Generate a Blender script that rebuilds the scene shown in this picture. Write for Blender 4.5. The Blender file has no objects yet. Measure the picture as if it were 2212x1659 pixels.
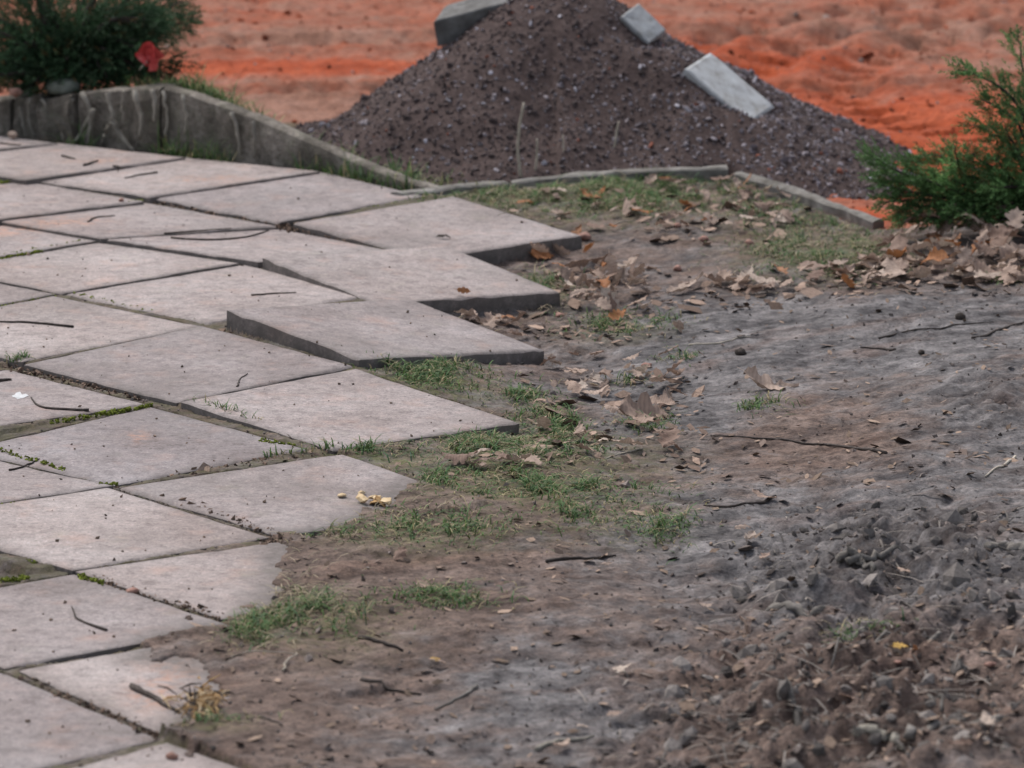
import bpy, math, random
import numpy as np
from mathutils import Vector

rng = np.random.default_rng(7)
random.seed(7)
scene = bpy.context.scene
COL = scene.collection

# ------------------------------------------------------------------ camera
CAM_H, PITCH, FPX, IW, IH = 2.43, 0.2158, 11560.0, 2212.0, 1659.0
cam_d = bpy.data.cameras.new('camera')
cam = bpy.data.objects.new('camera', cam_d)
COL.objects.link(cam)
cam.location = (0, 0, CAM_H)
cam.rotation_euler = (math.pi / 2 - PITCH, 0, 0)
cam_d.sensor_width = 36.0
cam_d.lens = FPX / IW * 36.0
cam_d.clip_start = 0.1
cam_d.clip_end = 2000
cam_d.dof.use_dof = True
cam_d.dof.focus_distance = 10.9
cam_d.dof.aperture_fstop = 6.5
scene.camera = cam

# ------------------------------------------------------------------ sky, sun, exposure
SUN_EL, SUN_AZ = math.radians(56), math.radians(-38)
world = bpy.data.worlds.new('World')
scene.world = world
world.use_nodes = True
wn = world.node_tree
bg = wn.nodes['Background']
sky = wn.nodes.new('ShaderNodeTexSky')
sky.sky_type = 'NISHITA'
sky.sun_disc = False
sky.sun_elevation = SUN_EL
sky.sun_rotation = SUN_AZ
sky.air_density = 1.0
sky.dust_density = 3.0
hs = wn.nodes.new('ShaderNodeHueSaturation')
hs.inputs['Saturation'].default_value = 0.55
wn.links.new(sky.outputs[0], hs.inputs['Color'])
wn.links.new(hs.outputs[0], bg.inputs[0])
bg.inputs[1].default_value = 0.10
sun_d = bpy.data.lights.new('sun', 'SUN')
sun_d.energy = 1.4
sun_d.angle = math.radians(24)
sun_d.color = (1.0, 0.97, 0.94)
sun = bpy.data.objects.new('sun', sun_d)
COL.objects.link(sun)
sdir = Vector((math.sin(SUN_AZ) * math.cos(SUN_EL), math.cos(SUN_AZ) * math.cos(SUN_EL), math.sin(SUN_EL)))
sun.rotation_euler = sdir.to_track_quat('Z', 'Y').to_euler()
sun.location = sdir * 30
vs = scene.view_settings
vs.view_transform = 'Standard'
vs.look = 'None'
vs.gamma = 1.0
vs.use_curve_mapping = False
vs.exposure = 1.0
scene.render.filter_size = 2.1

# ------------------------------------------------------------------ geometry of the view: picture point -> point on a height
def ray(px, py):
    c, s = math.cos(PITCH), math.sin(PITCH)
    a, b = (px - IW / 2) / FPX, (IH / 2 - py) / FPX
    return np.array([a, c + b * s, -s + b * c])

def U(px, py, z=0.0):
    d = ray(px, py)
    t = (z - CAM_H) / d[2]
    return np.array([d[0] * t, d[1] * t, z])

def UY(px, py, y):
    d = ray(px, py)
    t = y / d[1]
    return np.array([d[0] * t, y, CAM_H + d[2] * t])

# ------------------------------------------------------------------ noise
def _hash(ix, iy, seed):
    h = (ix.astype(np.int64) * 374761393 + iy.astype(np.int64) * 668265263 + seed * 1442695041) & 0xFFFFFFFF
    h = ((h ^ (h >> 13)) * 1274126177) & 0xFFFFFFFF
    h = h ^ (h >> 16)
    return (h & 0xFFFFFF) / float(0xFFFFFF)

def vn(x, y, seed=0):
    x = np.asarray(x, float); y = np.asarray(y, float)
    ix, iy = np.floor(x), np.floor(y)
    fx, fy = x - ix, y - iy
    fx = fx * fx * fx * (fx * (fx * 6 - 15) + 10); fy = fy * fy * fy * (fy * (fy * 6 - 15) + 10)
    a = _hash(ix, iy, seed); b = _hash(ix + 1, iy, seed); c = _hash(ix, iy + 1, seed); d = _hash(ix + 1, iy + 1, seed)
    return (a + (b - a) * fx) * (1 - fy) + (c + (d - c) * fx) * fy - 0.5

def fbm(x, y, seed=0, octv=3, gain=0.5):
    x = np.asarray(x, float); y = np.asarray(y, float)
    r = 0; a = 1.0
    for i in range(octv):
        ca, sa = math.cos(0.6 * i + .3), math.sin(0.6 * i + .3)
        r = r + a * vn((x * ca - y * sa) * 2 ** i + 13.7 * i, (x * sa + y * ca) * 2 ** i - 7.1 * i, seed + i)
        a *= gain
    return r

def sstep(a, b, x):
    t = np.clip((x - a) / (b - a), 0, 1)
    return t * t * (3 - 2 * t)

# ------------------------------------------------------------------ mesh helpers
def mesh_np(name, V, F, smooth=False):
    V = np.asarray(V, np.float32); F = np.asarray(F, np.int32)
    me = bpy.data.meshes.new(name)
    n, k = F.shape
    me.vertices.add(len(V)); me.vertices.foreach_set('co', V.ravel())
    me.loops.add(n * k); me.loops.foreach_set('vertex_index', F.ravel())
    me.polygons.add(n); me.polygons.foreach_set('loop_start', np.arange(0, n * k, k, dtype=np.int32))
    me.polygons.foreach_set('use_smooth', np.full(n, smooth, dtype=bool))
    me.update(calc_edges=True)
    return me

def mesh_py(name, V, F, smooth=False):
    me = bpy.data.meshes.new(name)
    me.from_pydata([tuple(map(float, v)) for v in V], [], [tuple(map(int, f)) for f in F])
    me.polygons.foreach_set('use_smooth', np.full(len(me.polygons), smooth, dtype=bool))
    me.update()
    return me

def colattr(me, name, rgb):
    a = me.attributes.new(name, 'FLOAT_COLOR', 'POINT')
    c = np.ones((len(me.vertices), 4), np.float32); c[:, :3] = rgb
    a.data.foreach_set('color', c.ravel())

def link(name, me, mat=None, parent=None, loc=None):
    o = bpy.data.objects.new(name, me)
    COL.objects.link(o)
    if mat is not None and me is not None and len(me.materials) == 0:
        me.materials.append(mat)
    if parent is not None: o.parent = parent
    if loc is not None: o.location = loc
    return o

def tag(o, label=None, cat=None, group=None, kind=None):
    if label: o['label'] = label
    if cat: o['category'] = cat
    if group: o['group'] = group
    if kind: o['kind'] = kind
    return o

def empty(name, loc):
    o = bpy.data.objects.new(name, None); COL.objects.link(o); o.location = loc
    o.empty_display_size = 0.02
    return o

def gridF(nx, ny):
    i = np.arange(nx - 1)[None, :] + np.arange(ny - 1)[:, None] * nx
    i = i.ravel()
    return np.stack([i, i + 1, i + nx + 1, i + nx], 1)

def tube(pts, rad, n=6, bump=0.0, seed=0):
    pts = np.asarray(pts, float); m = len(pts)
    rad = np.broadcast_to(np.asarray(rad, float), (m,))
    V = []; r_ = np.random.default_rng(abs(int(seed)))
    for i in range(m):
        t = pts[min(i + 1, m - 1)] - pts[max(i - 1, 0)]
        t = t / (np.linalg.norm(t) + 1e-9)
        a = np.array([0, 0, 1.0]) if abs(t[2]) < .8 else np.array([1.0, 0, 0])
        u = np.cross(t, a); u /= np.linalg.norm(u); w = np.cross(u, t)
        for k in range(n):
            q = 2 * math.pi * k / n
            V.append(pts[i] + rad[i] * (1 + bump * r_.normal()) * (math.cos(q) * u + math.sin(q) * w))
    F = [(i * n + k, i * n + (k + 1) % n, (i + 1) * n + (k + 1) % n, (i + 1) * n + k) for i in range(m - 1) for k in range(n)]
    V.append(pts[0]); V.append(pts[-1])
    F += [(len(V) - 2, (k + 1) % n, k) for k in range(n)]
    F += [(len(V) - 1, (m - 1) * n + k, (m - 1) * n + (k + 1) % n) for k in range(n)]
    return V, F

def resample(pts, n, wob=0.0, seed=0):
    pts = np.asarray(pts, float)
    d = np.r_[0, np.cumsum(np.linalg.norm(np.diff(pts, axis=0), axis=1))]
    t = np.linspace(0, d[-1], n)
    out = np.stack([np.interp(t, d, pts[:, k]) for k in range(3)], 1)
    for _ in range(2):
        out[1:-1] = .25 * out[:-2] + .5 * out[1:-1] + .25 * out[2:]
    if wob:
        r_ = np.random.default_rng(abs(int(seed))); out[1:-1] += r_.normal(0, wob, out[1:-1].shape) * np.array([1, 1, .4])
    return out

# ------------------------------------------------------------------ materials
class Mat:
    def __init__(s, name, rough=0.9, spec=0.25):
        s.m = bpy.data.materials.new(name); s.m.use_nodes = True
        s.t = s.m.node_tree; s.b = s.t.nodes['Principled BSDF']
        s.b.inputs['Roughness'].default_value = rough
        s.b.inputs['Specular IOR Level'].default_value = spec
        s.geo = s.t.nodes.new('ShaderNodeNewGeometry')
    def n(s, typ, **kw):
        x = s.t.nodes.new(typ)
        for k, v in kw.items():
            if k in x.inputs: x.inputs[k].default_value = v
            else: setattr(x, k, v)
        return x
    def l(s, a, b): s.t.links.new(a, b)
    def pos(s, scale=(1, 1, 1)):
        mp = s.n('ShaderNodeMapping'); mp.inputs['Scale'].default_value = scale
        s.l(s.geo.outputs['Position'], mp.inputs['Vector']); return mp.outputs[0]
    def along(s, ang, scale):
        a = s.n('ShaderNodeMapping'); a.inputs['Rotation'].default_value = (0, 0, -ang)
        s.l(s.geo.outputs['Position'], a.inputs['Vector'])
        b = s.n('ShaderNodeMapping'); b.inputs['Scale'].default_value = scale
        s.l(a.outputs[0], b.inputs['Vector']); return b.outputs[0]
    def noise(s, scale, detail=3, rough=.55, vec=None):
        x = s.n('ShaderNodeTexNoise'); x.inputs['Scale'].default_value = scale
        x.inputs['Detail'].default_value = detail; x.inputs['Roughness'].default_value = rough
        s.l(vec if vec is not None else s.geo.outputs['Position'], x.inputs['Vector']); return x.outputs['Fac']
    def vor(s, scale, vec=None, out='Distance'):
        x = s.n('ShaderNodeTexVoronoi'); x.inputs['Scale'].default_value = scale
        s.l(vec if vec is not None else s.geo.outputs['Position'], x.inputs['Vector']); return x.outputs[out]
    def ramp(s, fac, stops):
        x = s.n('ShaderNodeValToRGB'); e = x.color_ramp.elements
        while len(e) < len(stops): e.new(0.5)
        for i, (p, c) in enumerate(stops):
            e[i].position = p; e[i].color = (c[0], c[1], c[2], 1) if hasattr(c, '__len__') else (c, c, c, 1)
        s.l(fac, x.inputs[0]); return x.outputs[0]
    def mix(s, fac, a, b, mode='MIX'):
        x = s.n('ShaderNodeMix', data_type='RGBA', blend_type=mode)
        for v, k in ((fac, 0), (a, 6), (b, 7)):
            if hasattr(v, 'is_linked') or hasattr(v, 'links'): s.l(v, x.inputs[k])
            elif k == 0: x.inputs[0].default_value = v
            else: x.inputs[k].default_value = (v[0], v[1], v[2], 1)
        return x.outputs[2]
    def math(s, op, a, b=0.0):
        x = s.n('ShaderNodeMath', operation=op)
        for v, k in ((a, 0), (b, 1)):
            if hasattr(v, 'links'): s.l(v, x.inputs[k])
            else: x.inputs[k].default_value = v
        return x.outputs[0]
    def attr(s, name):
        x = s.n('ShaderNodeAttribute'); x.attribute_name = name; return x
    def sep(s, c):
        x = s.n('ShaderNodeSeparateColor'); s.l(c, x.inputs[0]); return x.outputs
    def bump(s, h, strength=.4, dist=.003):
        x = s.n('ShaderNodeBump'); x.inputs['Strength'].default_value = strength; x.inputs['Distance'].default_value = dist
        s.l(h, x.inputs['Height']); s.l(x.outputs[0], s.b.inputs['Normal'])
    def color(s, c):
        if hasattr(c, 'links'): s.l(c, s.b.inputs['Base Color'])
        else: s.b.inputs['Base Color'].default_value = (c[0], c[1], c[2], 1)
        return s.m

def mat_slab():
    m = Mat('weathered_concrete_slab', .88, .2)
    isl = m.attr('tone').outputs['Color']
    big = m.noise(3.0, 4, .6)
    c = m.ramp(big, [(.30, (.208, .180, .172)), (.50, (.265, .237, .230)), (.72, (.316, .294, .290))])
    mid = m.noise(28, 4, .65)
    c = m.mix(.8, c, m.ramp(mid, [(.3, (.62, .60, .60)), (.5, (1, 1, 1)), (.72, (1.22, 1.18, 1.16))]), 'MULTIPLY')
    gr2 = m.noise(105, 3, .7)
    c = m.mix(.9, c, m.ramp(gr2, [(.30, (.60, .58, .59)), (.46, (.97, .96, .96)), (.58, (1.02, 1.01, 1.0)), (.72, (1.4, 1.36, 1.36))]), 'MULTIPLY')
    fine = m.noise(260, 2, .7)
    c = m.mix(.8, c, m.ramp(fine, [(.28, (.58, .56, .57)), (.46, (.96, .95, .95)), (.60, (1.04, 1.02, 1.02)), (.72, (1.5, 1.5, 1.55))]), 'MULTIPLY')
    pink = m.noise(9.0, 3, .6, m.pos((1, 1, 1)))
    c = m.mix(m.math('MULTIPLY', m.ramp(pink, [(.55, 0), (.75, 1)]), .30), c, (.42, .26, .20))
    green = m.noise(6.0, 4, .7, m.pos((1.3, .9, 1)))
    c = m.mix(m.math('MULTIPLY', m.ramp(green, [(.60, 0), (.78, 1)]), .35), c, (.20, .20, .14))
    sp = m.sep(isl)
    c = m.mix(1.0, c, m.ramp(sp[0], [(0, (.80, .80, .82)), (.5, (1.0, .98, .97)), (1, (1.16, 1.12, 1.08))]), 'MULTIPLY')
    clay = m.math('MULTIPLY', sp[1], m.ramp(m.noise(30, 5, .75), [(.44, 0), (.60, 1)]))
    c = m.mix(clay, c, (.44, .235, .155))
    lich = m.math('MULTIPLY', m.ramp(m.noise(13, 5, .75), [(.56, 0), (.64, 1)]), .30)
    c = m.mix(lich, c, (.185, .165, .15))
    spl = m.math('MULTIPLY', m.ramp(m.noise(24, 5, .8, m.pos((1, 1, 1))), [(.66, 0), (.70, 1)]), .35)
    c = m.mix(spl, c, (.42, .40, .39))
    dirt_shade = m.math('MULTIPLY', sp[2], m.ramp(m.noise(40, 4, .7), [(.3, .6), (.55, 1)]))  # soil on the tops and edges, painted shade with grime on the sides
    c = m.mix(dirt_shade, c, (.098, .087, .079))
    m.bump(m.math('ADD', m.noise(220, 3, .7), m.math('MULTIPLY', m.noise(45, 3), .8)), .5, .002)
    return m.color(c)

def mat_soil():
    m = Mat('damp_soil', .95, .12)
    sp = m.sep(m.attr('tone').outputs['Color'])
    brown = m.ramp(m.noise(7, 4, .6), [(.3, (.090, .064, .053)), (.55, (.138, .102, .086)), (.75, (.195, .150, .130))])
    ash = m.ramp(m.noise(11, 4, .65), [(.28, (.060, .056, .057)), (.5, (.128, .120, .120)), (.74, (.215, .204, .203))])
    c = m.mix(m.ramp(m.math('ADD', sp[0], m.math('MULTIPLY', m.math('SUBTRACT', m.noise(9, 4, .7), .5), 1.3)), [(.30, 0), (.72, 1)]), brown, ash)
    drag = m.noise(10, 5, .7, m.along(.53, (.35, 1.5, 1)))
    c = m.mix(.9, c, m.ramp(drag, [(.30, (.42, .40, .41)), (.48, (.92, .92, .92)), (.66, (1.28, 1.26, 1.24))]), 'MULTIPLY')
    red = m.noise(4.5, 4, .6, m.along(.53, (.6, 1.4, 1)))
    c = m.mix(m.math('MULTIPLY', m.ramp(red, [(.54, 0), (.70, 1)]), .28), c, (.18, .105, .075))
    fine = m.noise(150, 3, .75)
    c = m.mix(.75, c, m.ramp(fine, [(.30, (.42, .40, .40)), (.48, (.98, .98, .98)), (.62, (1.25, 1.22, 1.2)), (.75, (1.9, 1.85, 1.8))]), 'MULTIPLY')
    blot = m.noise(34, 4, .7)
    c = m.mix(.9, c, m.ramp(blot, [(.30, (.38, .36, .36)), (.48, (.95, .95, .95)), (.7, (1.4, 1.37, 1.35))]), 'MULTIPLY')
    gr = m.math('MULTIPLY', sp[1], m.ramp(m.noise(30, 4, .7), [(.40, .1), (.62, 1)]))
    c = m.mix(gr, c, (.115, .125, .045))
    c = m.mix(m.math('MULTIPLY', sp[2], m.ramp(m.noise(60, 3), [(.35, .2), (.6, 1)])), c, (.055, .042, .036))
    m.bump(m.math('ADD', m.noise(170, 4, .75), m.math('MULTIPLY', m.noise(70, 3), 1.2)), .9, .004)
    return m.color(c)

def mat_clay():
    m = Mat('red_clay', .95, .1)
    sp = m.sep(m.attr('tone').outputs['Color'])
    org = m.ramp(m.noise(5, 4, .6, m.pos((1, 1.1, 1))), [(.3, (.205, .040, .015)), (.5, (.285, .059, .023)), (.72, (.345, .086, .039))])
    tan = m.ramp(m.noise(6, 4, .6, m.pos((1, 1.1, 1))), [(.3, (.16, .078, .053)), (.5, (.225, .116, .081)), (.75, (.28, .16, .121))])
    c = m.mix(m.ramp(m.math('ADD', sp[0], m.math('MULTIPLY', m.math('SUBTRACT', m.noise(8, 5, .7, m.pos((.9, 1.1, 1))), .5), 1.1)), [(.25, 0), (.75, 1)]), tan, org)
    f = m.noise(60, 4, .75)
    c = m.mix(.9, c, m.ramp(f, [(.3, (.60, .56, .56)), (.5, (1, 1, 1)), (.72, (1.25, 1.25, 1.25))]), 'MULTIPLY')
    c = m.mix(.8, c, m.ramp(m.noise(19, 4, .7), [(.3, (.62, .58, .58)), (.5, (1, 1, 1)), (.72, (1.15, 1.15, 1.15))]), 'MULTIPLY')
    grey = m.noise(16, 4, .65)
    c = m.mix(m.math('MULTIPLY', m.ramp(grey, [(.60, 0), (.72, 1)]), .5), c, (.20, .105, .08))
    soil = m.ramp(m.noise(25, 4, .7), [(.3, (.05, .04, .028)), (.6, (.14, .105, .07))])
    c = m.mix(m.ramp(m.math('ADD', sp[1], m.math('MULTIPLY', m.math('SUBTRACT', m.noise(20, 3), .5), .8)), [(.35, 0), (.65, 1)]), c, soil)
    m.bump(m.noise(60, 4, .7), .7, .006)
    return m.color(c)

def mat_attr(name, rough=.9, spec=.2, nscale=120, amt=.5, bump=.3, bscale=150, tint=1.0):
    m = Mat(name, rough, spec)
    c = m.attr('tone').outputs['Color']
    c = m.mix(amt, c, m.ramp(m.noise(nscale, 3, .6), [(.3, (.55, .55, .55)), (.5, (1, 1, 1)), (.72, (1.35, 1.35, 1.35))]), 'MULTIPLY')
    if bump: m.bump(m.noise(bscale, 3), bump, .002)
    return m.color(c)

def mat_plain(name, stops, scale=60, rough=.9, spec=.2, bump=.3, bscale=200, obj_var=0.0, stretch=(1, 1, 1)):
    m = Mat(name, rough, spec)
    tc = m.n('ShaderNodeTexCoord')
    mp = m.n('ShaderNodeMapping'); mp.inputs['Scale'].default_value = stretch
    m.l(tc.outputs['Object'], mp.inputs['Vector'])
    c = m.ramp(m.noise(scale, 4, .65, mp.outputs[0]), stops)
    if obj_var:
        oi = m.n('ShaderNodeObjectInfo')
        c = m.mix(1.0, c, m.ramp(oi.outputs['Random'], [(0, (1 - obj_var,) * 3), (1, (1 + obj_var,) * 3)]), 'MULTIPLY')
    if bump: m.bump(m.noise(bscale, 3, .6, mp.outputs[0]), bump, .002)
    return m.color(c)

def mat_wall():
    m = Mat('stained_wall_concrete', .95, .15)
    c = m.ramp(m.noise(9, 5, .7), [(.32, (.105, .092, .076)), (.5, (.19, .166, .140)), (.70, (.285, .255, .220))])
    c = m.mix(.9, c, m.ramp(m.noise(70, 4, .75), [(.3, (.5, .5, .49)), (.5, (1, 1, 1)), (.7, (1.35, 1.35, 1.35))]), 'MULTIPLY')
    st = m.noise(11, 5, .7, m.pos((1, 1, .35)))
    c = m.mix(m.math('MULTIPLY', m.ramp(st, [(.46, 0), (.58, 1)]), .65), c, (.075, .066, .054))
    c = m.mix(m.math('MULTIPLY', m.ramp(m.noise(14, 4, .7), [(.52, 0), (.68, 1)]), .4), c, (.13, .135, .095))
    m.bump(m.math('ADD', m.noise(60, 4, .7), m.noise(180, 2, .6)), .9, .006)
    return m.color(c)

def mat_leaf(name, stops):
    m = Mat(name, .75, .25)
    tc = m.n('ShaderNodeTexCoord'); oi = m.n('ShaderNodeObjectInfo')
    c = m.ramp(oi.outputs['Random'], stops)
    c = m.mix(.8, c, m.ramp(m.noise(55, 4, .65, tc.outputs['Object']), [(.3, (.55, .50, .46)), (.5, (1, 1, 1)), (.7, (1.25, 1.22, 1.2))]), 'MULTIPLY')
    rib = m.n('ShaderNodeTexWave'); rib.inputs['Scale'].default_value = 36; rib.inputs['Distortion'].default_value = 1.5
    m.l(tc.outputs['Object'], rib.inputs['Vector'])
    c = m.mix(.18, c, rib.outputs['Color'], 'MULTIPLY')
    m.bump(m.noise(160, 2, .5, tc.outputs['Object']), .4, .002)
    m.color(c)
    tr = m.n('ShaderNodeBsdfTranslucent'); m.l(c, tr.inputs['Color'])
    mx = m.n('ShaderNodeMixShader'); mx.inputs[0].default_value = .15
    out = m.t.nodes['Material Output']
    m.l(m.b.outputs[0], mx.inputs[1]); m.l(tr.outputs[0], mx.inputs[2]); m.l(mx.outputs[0], out.inputs[0])
    return m.m

def translucent(mat, fac):
    t = mat.node_tree; b = t.nodes['Principled BSDF']
    tr = t.nodes.new('ShaderNodeBsdfTranslucent'); mx = t.nodes.new('ShaderNodeMixShader'); mx.inputs[0].default_value = fac
    t.links.new(b.inputs['Base Color'].links[0].from_socket, tr.inputs['Color'])
    t.links.new(b.outputs[0], mx.inputs[1]); t.links.new(tr.outputs[0], mx.inputs[2]); t.links.new(mx.outputs[0], t.nodes['Material Output'].inputs[0])
    return mat

M_slab, M_soil, M_clay = mat_slab(), mat_soil(), mat_clay()
M_stone = mat_attr('loose_stone', .85, .25, 150, .5, .4, 200)
M_green = translucent(mat_attr('blade_green', .7, .25, 40, .4, 0), .3)
M_foli = translucent(mat_attr('juniper_needles', .7, .2, 30, .5, 0), .25)
M_crumb = mat_attr('soil_crumb', .95, .12, 180, .6, .4, 220)
M_conc = mat_plain('old_kerb_concrete', [(.28, (.09, .082, .07)), (.5, (.165, .153, .137)), (.74, (.26, .247, .228))], 22, .9, .2, .6, 160)
M_block = mat_plain('pale_concrete_block', [(.28, (.25, .24, .22)), (.5, (.38, .385, .385)), (.74, (.47, .485, .49))], 26, .9, .2, .5, 160, .10)
M_dblock = mat_plain('grey_concrete_block', [(.28, (.085, .08, .075)), (.5, (.13, .125, .118)), (.74, (.19, .187, .18))], 26, .9, .2, .5, 160, .10)
M_wall = mat_wall()
M_twig = mat_plain('dark_bark', [(.3, (.022, .018, .016)), (.55, (.055, .044, .038)), (.8, (.11, .092, .08))], 80, .9, .2, .5, 200, .3)
M_pale = mat_plain('pale_dead_stem', [(.3, (.24, .205, .16)), (.55, (.37, .325, .265)), (.8, (.48, .43, .36))], 60, .85, .2, .3, 200, .25)
M_root = mat_plain('dry_root', [(.3, (.17, .152, .125)), (.55, (.27, .245, .205)), (.8, (.36, .33, .28))], 40, .9, .2, .4, 150, .2)
M_wood = mat_plain('weathered_wood', [(.3, (.075, .066, .058)), (.55, (.15, .135, .12)), (.8, (.24, .22, .20))], 30, .9, .2, .6, 120, .25, (1, 1, 3))
M_leaf = mat_leaf('dry_oak_leaf', [(0, (.18, .115, .088)), (.25, (.32, .228, .178)), (.6, (.41, .31, .25)), (.75, (.24, .165, .13)), (1, (.50, .41, .34))])
M_rust = mat_leaf('rust_leaf', [(0, (.28, .115, .045)), (.5, (.36, .16, .07)), (1, (.30, .15, .08))])
M_yel = mat_leaf('yellow_leaf', [(0, (.55, .34, .09)), (1, (.60, .38, .11))])
M_pink = mat_plain('reddish_pebble', [(.3, (.21, .11, .085)), (.6, (.32, .18, .14)), (.8, (.38, .25, .21))], 60, .8, .25, .3, 200, .2)
M_red = mat_plain('red_scrap', [(.3, (.40, .035, .035)), (.6, (.56, .075, .07)), (.8, (.62, .20, .17))], 30, .5, .4, .2, 80)
M_white = mat_plain('chalky_white', [(.3, (.38, .38, .38)), (.6, (.55, .55, .55))], 60, .9, .2, .2)
M_husk = mat_plain('husk', [(.3, (.20, .11, .045)), (.55, (.38, .24, .11)), (.8, (.52, .38, .2))], 70, .9, .2, .3)
M_nut = mat_plain('nut_shell', [(.3, (.42, .29, .16)), (.6, (.58, .45, .28))], 70, .8, .2, .3)

# ------------------------------------------------------------------ paving slabs: corner points (left, far, right, near) and heights
SLABS = [
  [(54, 786, 0.004), (437, 704, 0.005), (761, 789, 0.004), (382, 866, 0.004)],
  [(-400, 855, 0.0017), (14, 799, -0.006), (313, 872, -0.004), (-100, 930, 0.0045)],
  [(-80, 972, -0.0046), (324, 880, -0.004), (662, 968, 0.000), (248, 1045, -0.0003)],
  [(394, 867, 0.009), (768, 797, 0.0047), (1118, 912, -0.0146), (720, 968, -0.0039)],
  [(259, 1052, 0.0), (740, 981, 0.0), (1060, 1093, -0.014), (600, 1153, -0.004)],
  [(166, 1233, 0.0), (600, 1172, 0.0), (930, 1293, -0.014), (480, 1332, -0.004)],
  [(-210, 1120, 0.0054), (232, 1054, -0.002), (578, 1159, -0.003), (158, 1227, 0.0024)],
  [(-331, 1328, -0.0005), (160, 1241, -0.0041), (500, 1350, -0.0015), (13, 1438, 0.0021)],
  [(43, 1447, 0.0), (505, 1365, 0.0), (850, 1488, -0.014), (345, 1577, -0.003)],
  [(-500, 1560, -0.0025), (0, 1453, -0.0016), (346, 1594, -0.0059), (-140, 1710, -0.0068)],
  [(-110, 1730, 0.0), (360, 1606, 0.0), (720, 1730, 0.0), (260, 1860, 0.0)],
  [(493, 668, 0.049), (884, 645, 0.000), (1172, 755, -0.0319), (776, 773, 0.017)],
  [(144, 635, 0.0001), (526, 573, -0.0002), (818, 633, 0.0034), (450, 696, 0.0037)],
  [(569, 556, 0.0283), (961, 530, 0.0016), (1207, 629, -0.0242), (815, 653, 0.0024)],
  [(635, 481, 0.0103), (979, 424, 0.0104), (1253, 507, -0.0084), (920, 556, -0.0085)],
  [(232, 516, 0.0076), (603, 495, -0.01), (840, 540, -0.0051), (558, 563, 0.0125)],
  [(-130, 580, -0.0035), (213, 525, -0.0034), (513, 567, 0.0047), (133, 630, 0.0046)],
  [(-270, 713, 0.0007), (115, 640, 0.0014), (436, 704, 0.0044), (50, 777, 0.0037)],
  [(-15, 475, 0.0011), (312, 438, -0.0079), (598, 487, 0.0), (220, 513, 0.009)],
  [(-350, 535, -0.0118), (-15, 483, -0.0086), (205, 519, 0.0029), (-135, 574, -0.0004)],
  [(-520, 640, -0.0049), (-130, 588, -0.003), (118, 634, 0.0035), (-275, 705, 0.0017)],
  [(328, 426, 0.002), (690, 370, 0.002), (912, 422, 0.004), (598, 478, 0.004)],
  [(60, 388, -0.0009), (402, 340, -0.0017), (688, 369, 0.0097), (322, 422, 0.0104)],
  [(-225, 347, 0.0027), (125, 309, -0.0019), (398, 339, 0.0066), (56, 386, 0.0112)],
  [(-490, 312, 0.0035), (-150, 276, -0.0032), (122, 308, 0.0054), (-228, 345, 0.0122)],
  [(-320, 432, 0.0026), (55, 392, -0.0043), (308, 433, 0.0027), (-22, 473, 0.0096)],
  [(-520, 1050, -0.003), (-90, 978, -0.0078), (240, 1047, 0.0022), (-215, 1115, 0.007)],
]
SQ = []
for s in SLABS:
    q = np.array([U(*c) for c in s])
    cen = q.mean(0)
    dv = cen - q
    q = q - dv / np.linalg.norm(dv[:, :2], axis=1)[:, None] * np.array([.003, .011, 0])
    SQ.append(q)

def inquad(q, x, y, pad=0.0):
    c = q[:, :2].mean(0); ins = np.ones(np.shape(x), bool)
    for i in range(4):
        a, b = q[i, :2], q[(i + 1) % 4, :2]
        n = np.array([b[1] - a[1], a[0] - b[0]]); n = n / np.linalg.norm(n)
        if np.dot(c - a, n) < 0: n = -n
        ins &= ((x - a[0]) * n[0] + (y - a[1]) * n[1]) > -pad
    return ins

def planez(q, x, y):
    A = np.c_[q[:, 0], q[:, 1], np.ones(4)]
    k = np.linalg.lstsq(A, q[:, 2], rcond=None)[0]
    return k[0] * x + k[1] * y + k[2]

def inpoly(P, x, y):
    P = np.asarray(P)[:, :2]; r = np.zeros(np.shape(x), bool); n = len(P); j = n - 1
    for i in range(n):
        xi, yi = P[i]; xj, yj = P[j]
        cnd = ((yi > y) != (yj > y)) & (x < (xj - xi) * (y - yi) / (yj - yi + 1e-12) + xi)
        r ^= cnd; j = i
    return r

def polydist(P, x, y):
    P = np.asarray(P)[:, :2]; d = np.full(np.shape(x), 9.0)
    for i in range(len(P) - 1):
        a, b = P[i], P[i + 1]; ab = b - a
        t = np.clip(((x - a[0]) * ab[0] + (y - a[1]) * ab[1]) / (ab @ ab), 0, 1)
        d = np.minimum(d, np.hypot(x - a[0] - t * ab[0], y - a[1] - t * ab[1]))
    return d

COVER = [U(*p)[:2] for p in [(905, 1028), (840, 1070), (805, 1098), (700, 1140), (592, 1150), (606, 1185), (610, 1240), (590, 1275), (562, 1314),
         (500, 1345), (430, 1352), (330, 1382), (306, 1418), (400, 1432), (470, 1460), (480, 1490), (430, 1530), (389, 1566), (352, 1592),
         (420, 1612), (486, 1606), (540, 1640), (600, 1720), (1300, 1720), (1300, 1000), (905, 1028)]]
HULL = [U(*p)[:2] for p in [(-900, 200), (920, 410), (985, 422), (1253, 507, -.0084), (905, 556, -.0085), (1207, 629, -.0242), (830, 652, .002), (1172, 755, -.0319), (776, 774, .017),
        (1118, 912, -.0146), (720, 968, -.0039), (1060, 1085), (640, 1160), (930, 1285), (490, 1340), (850, 1480), (350, 1590), (720, 1730), (500, 1900), (-900, 1900)]]

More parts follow.
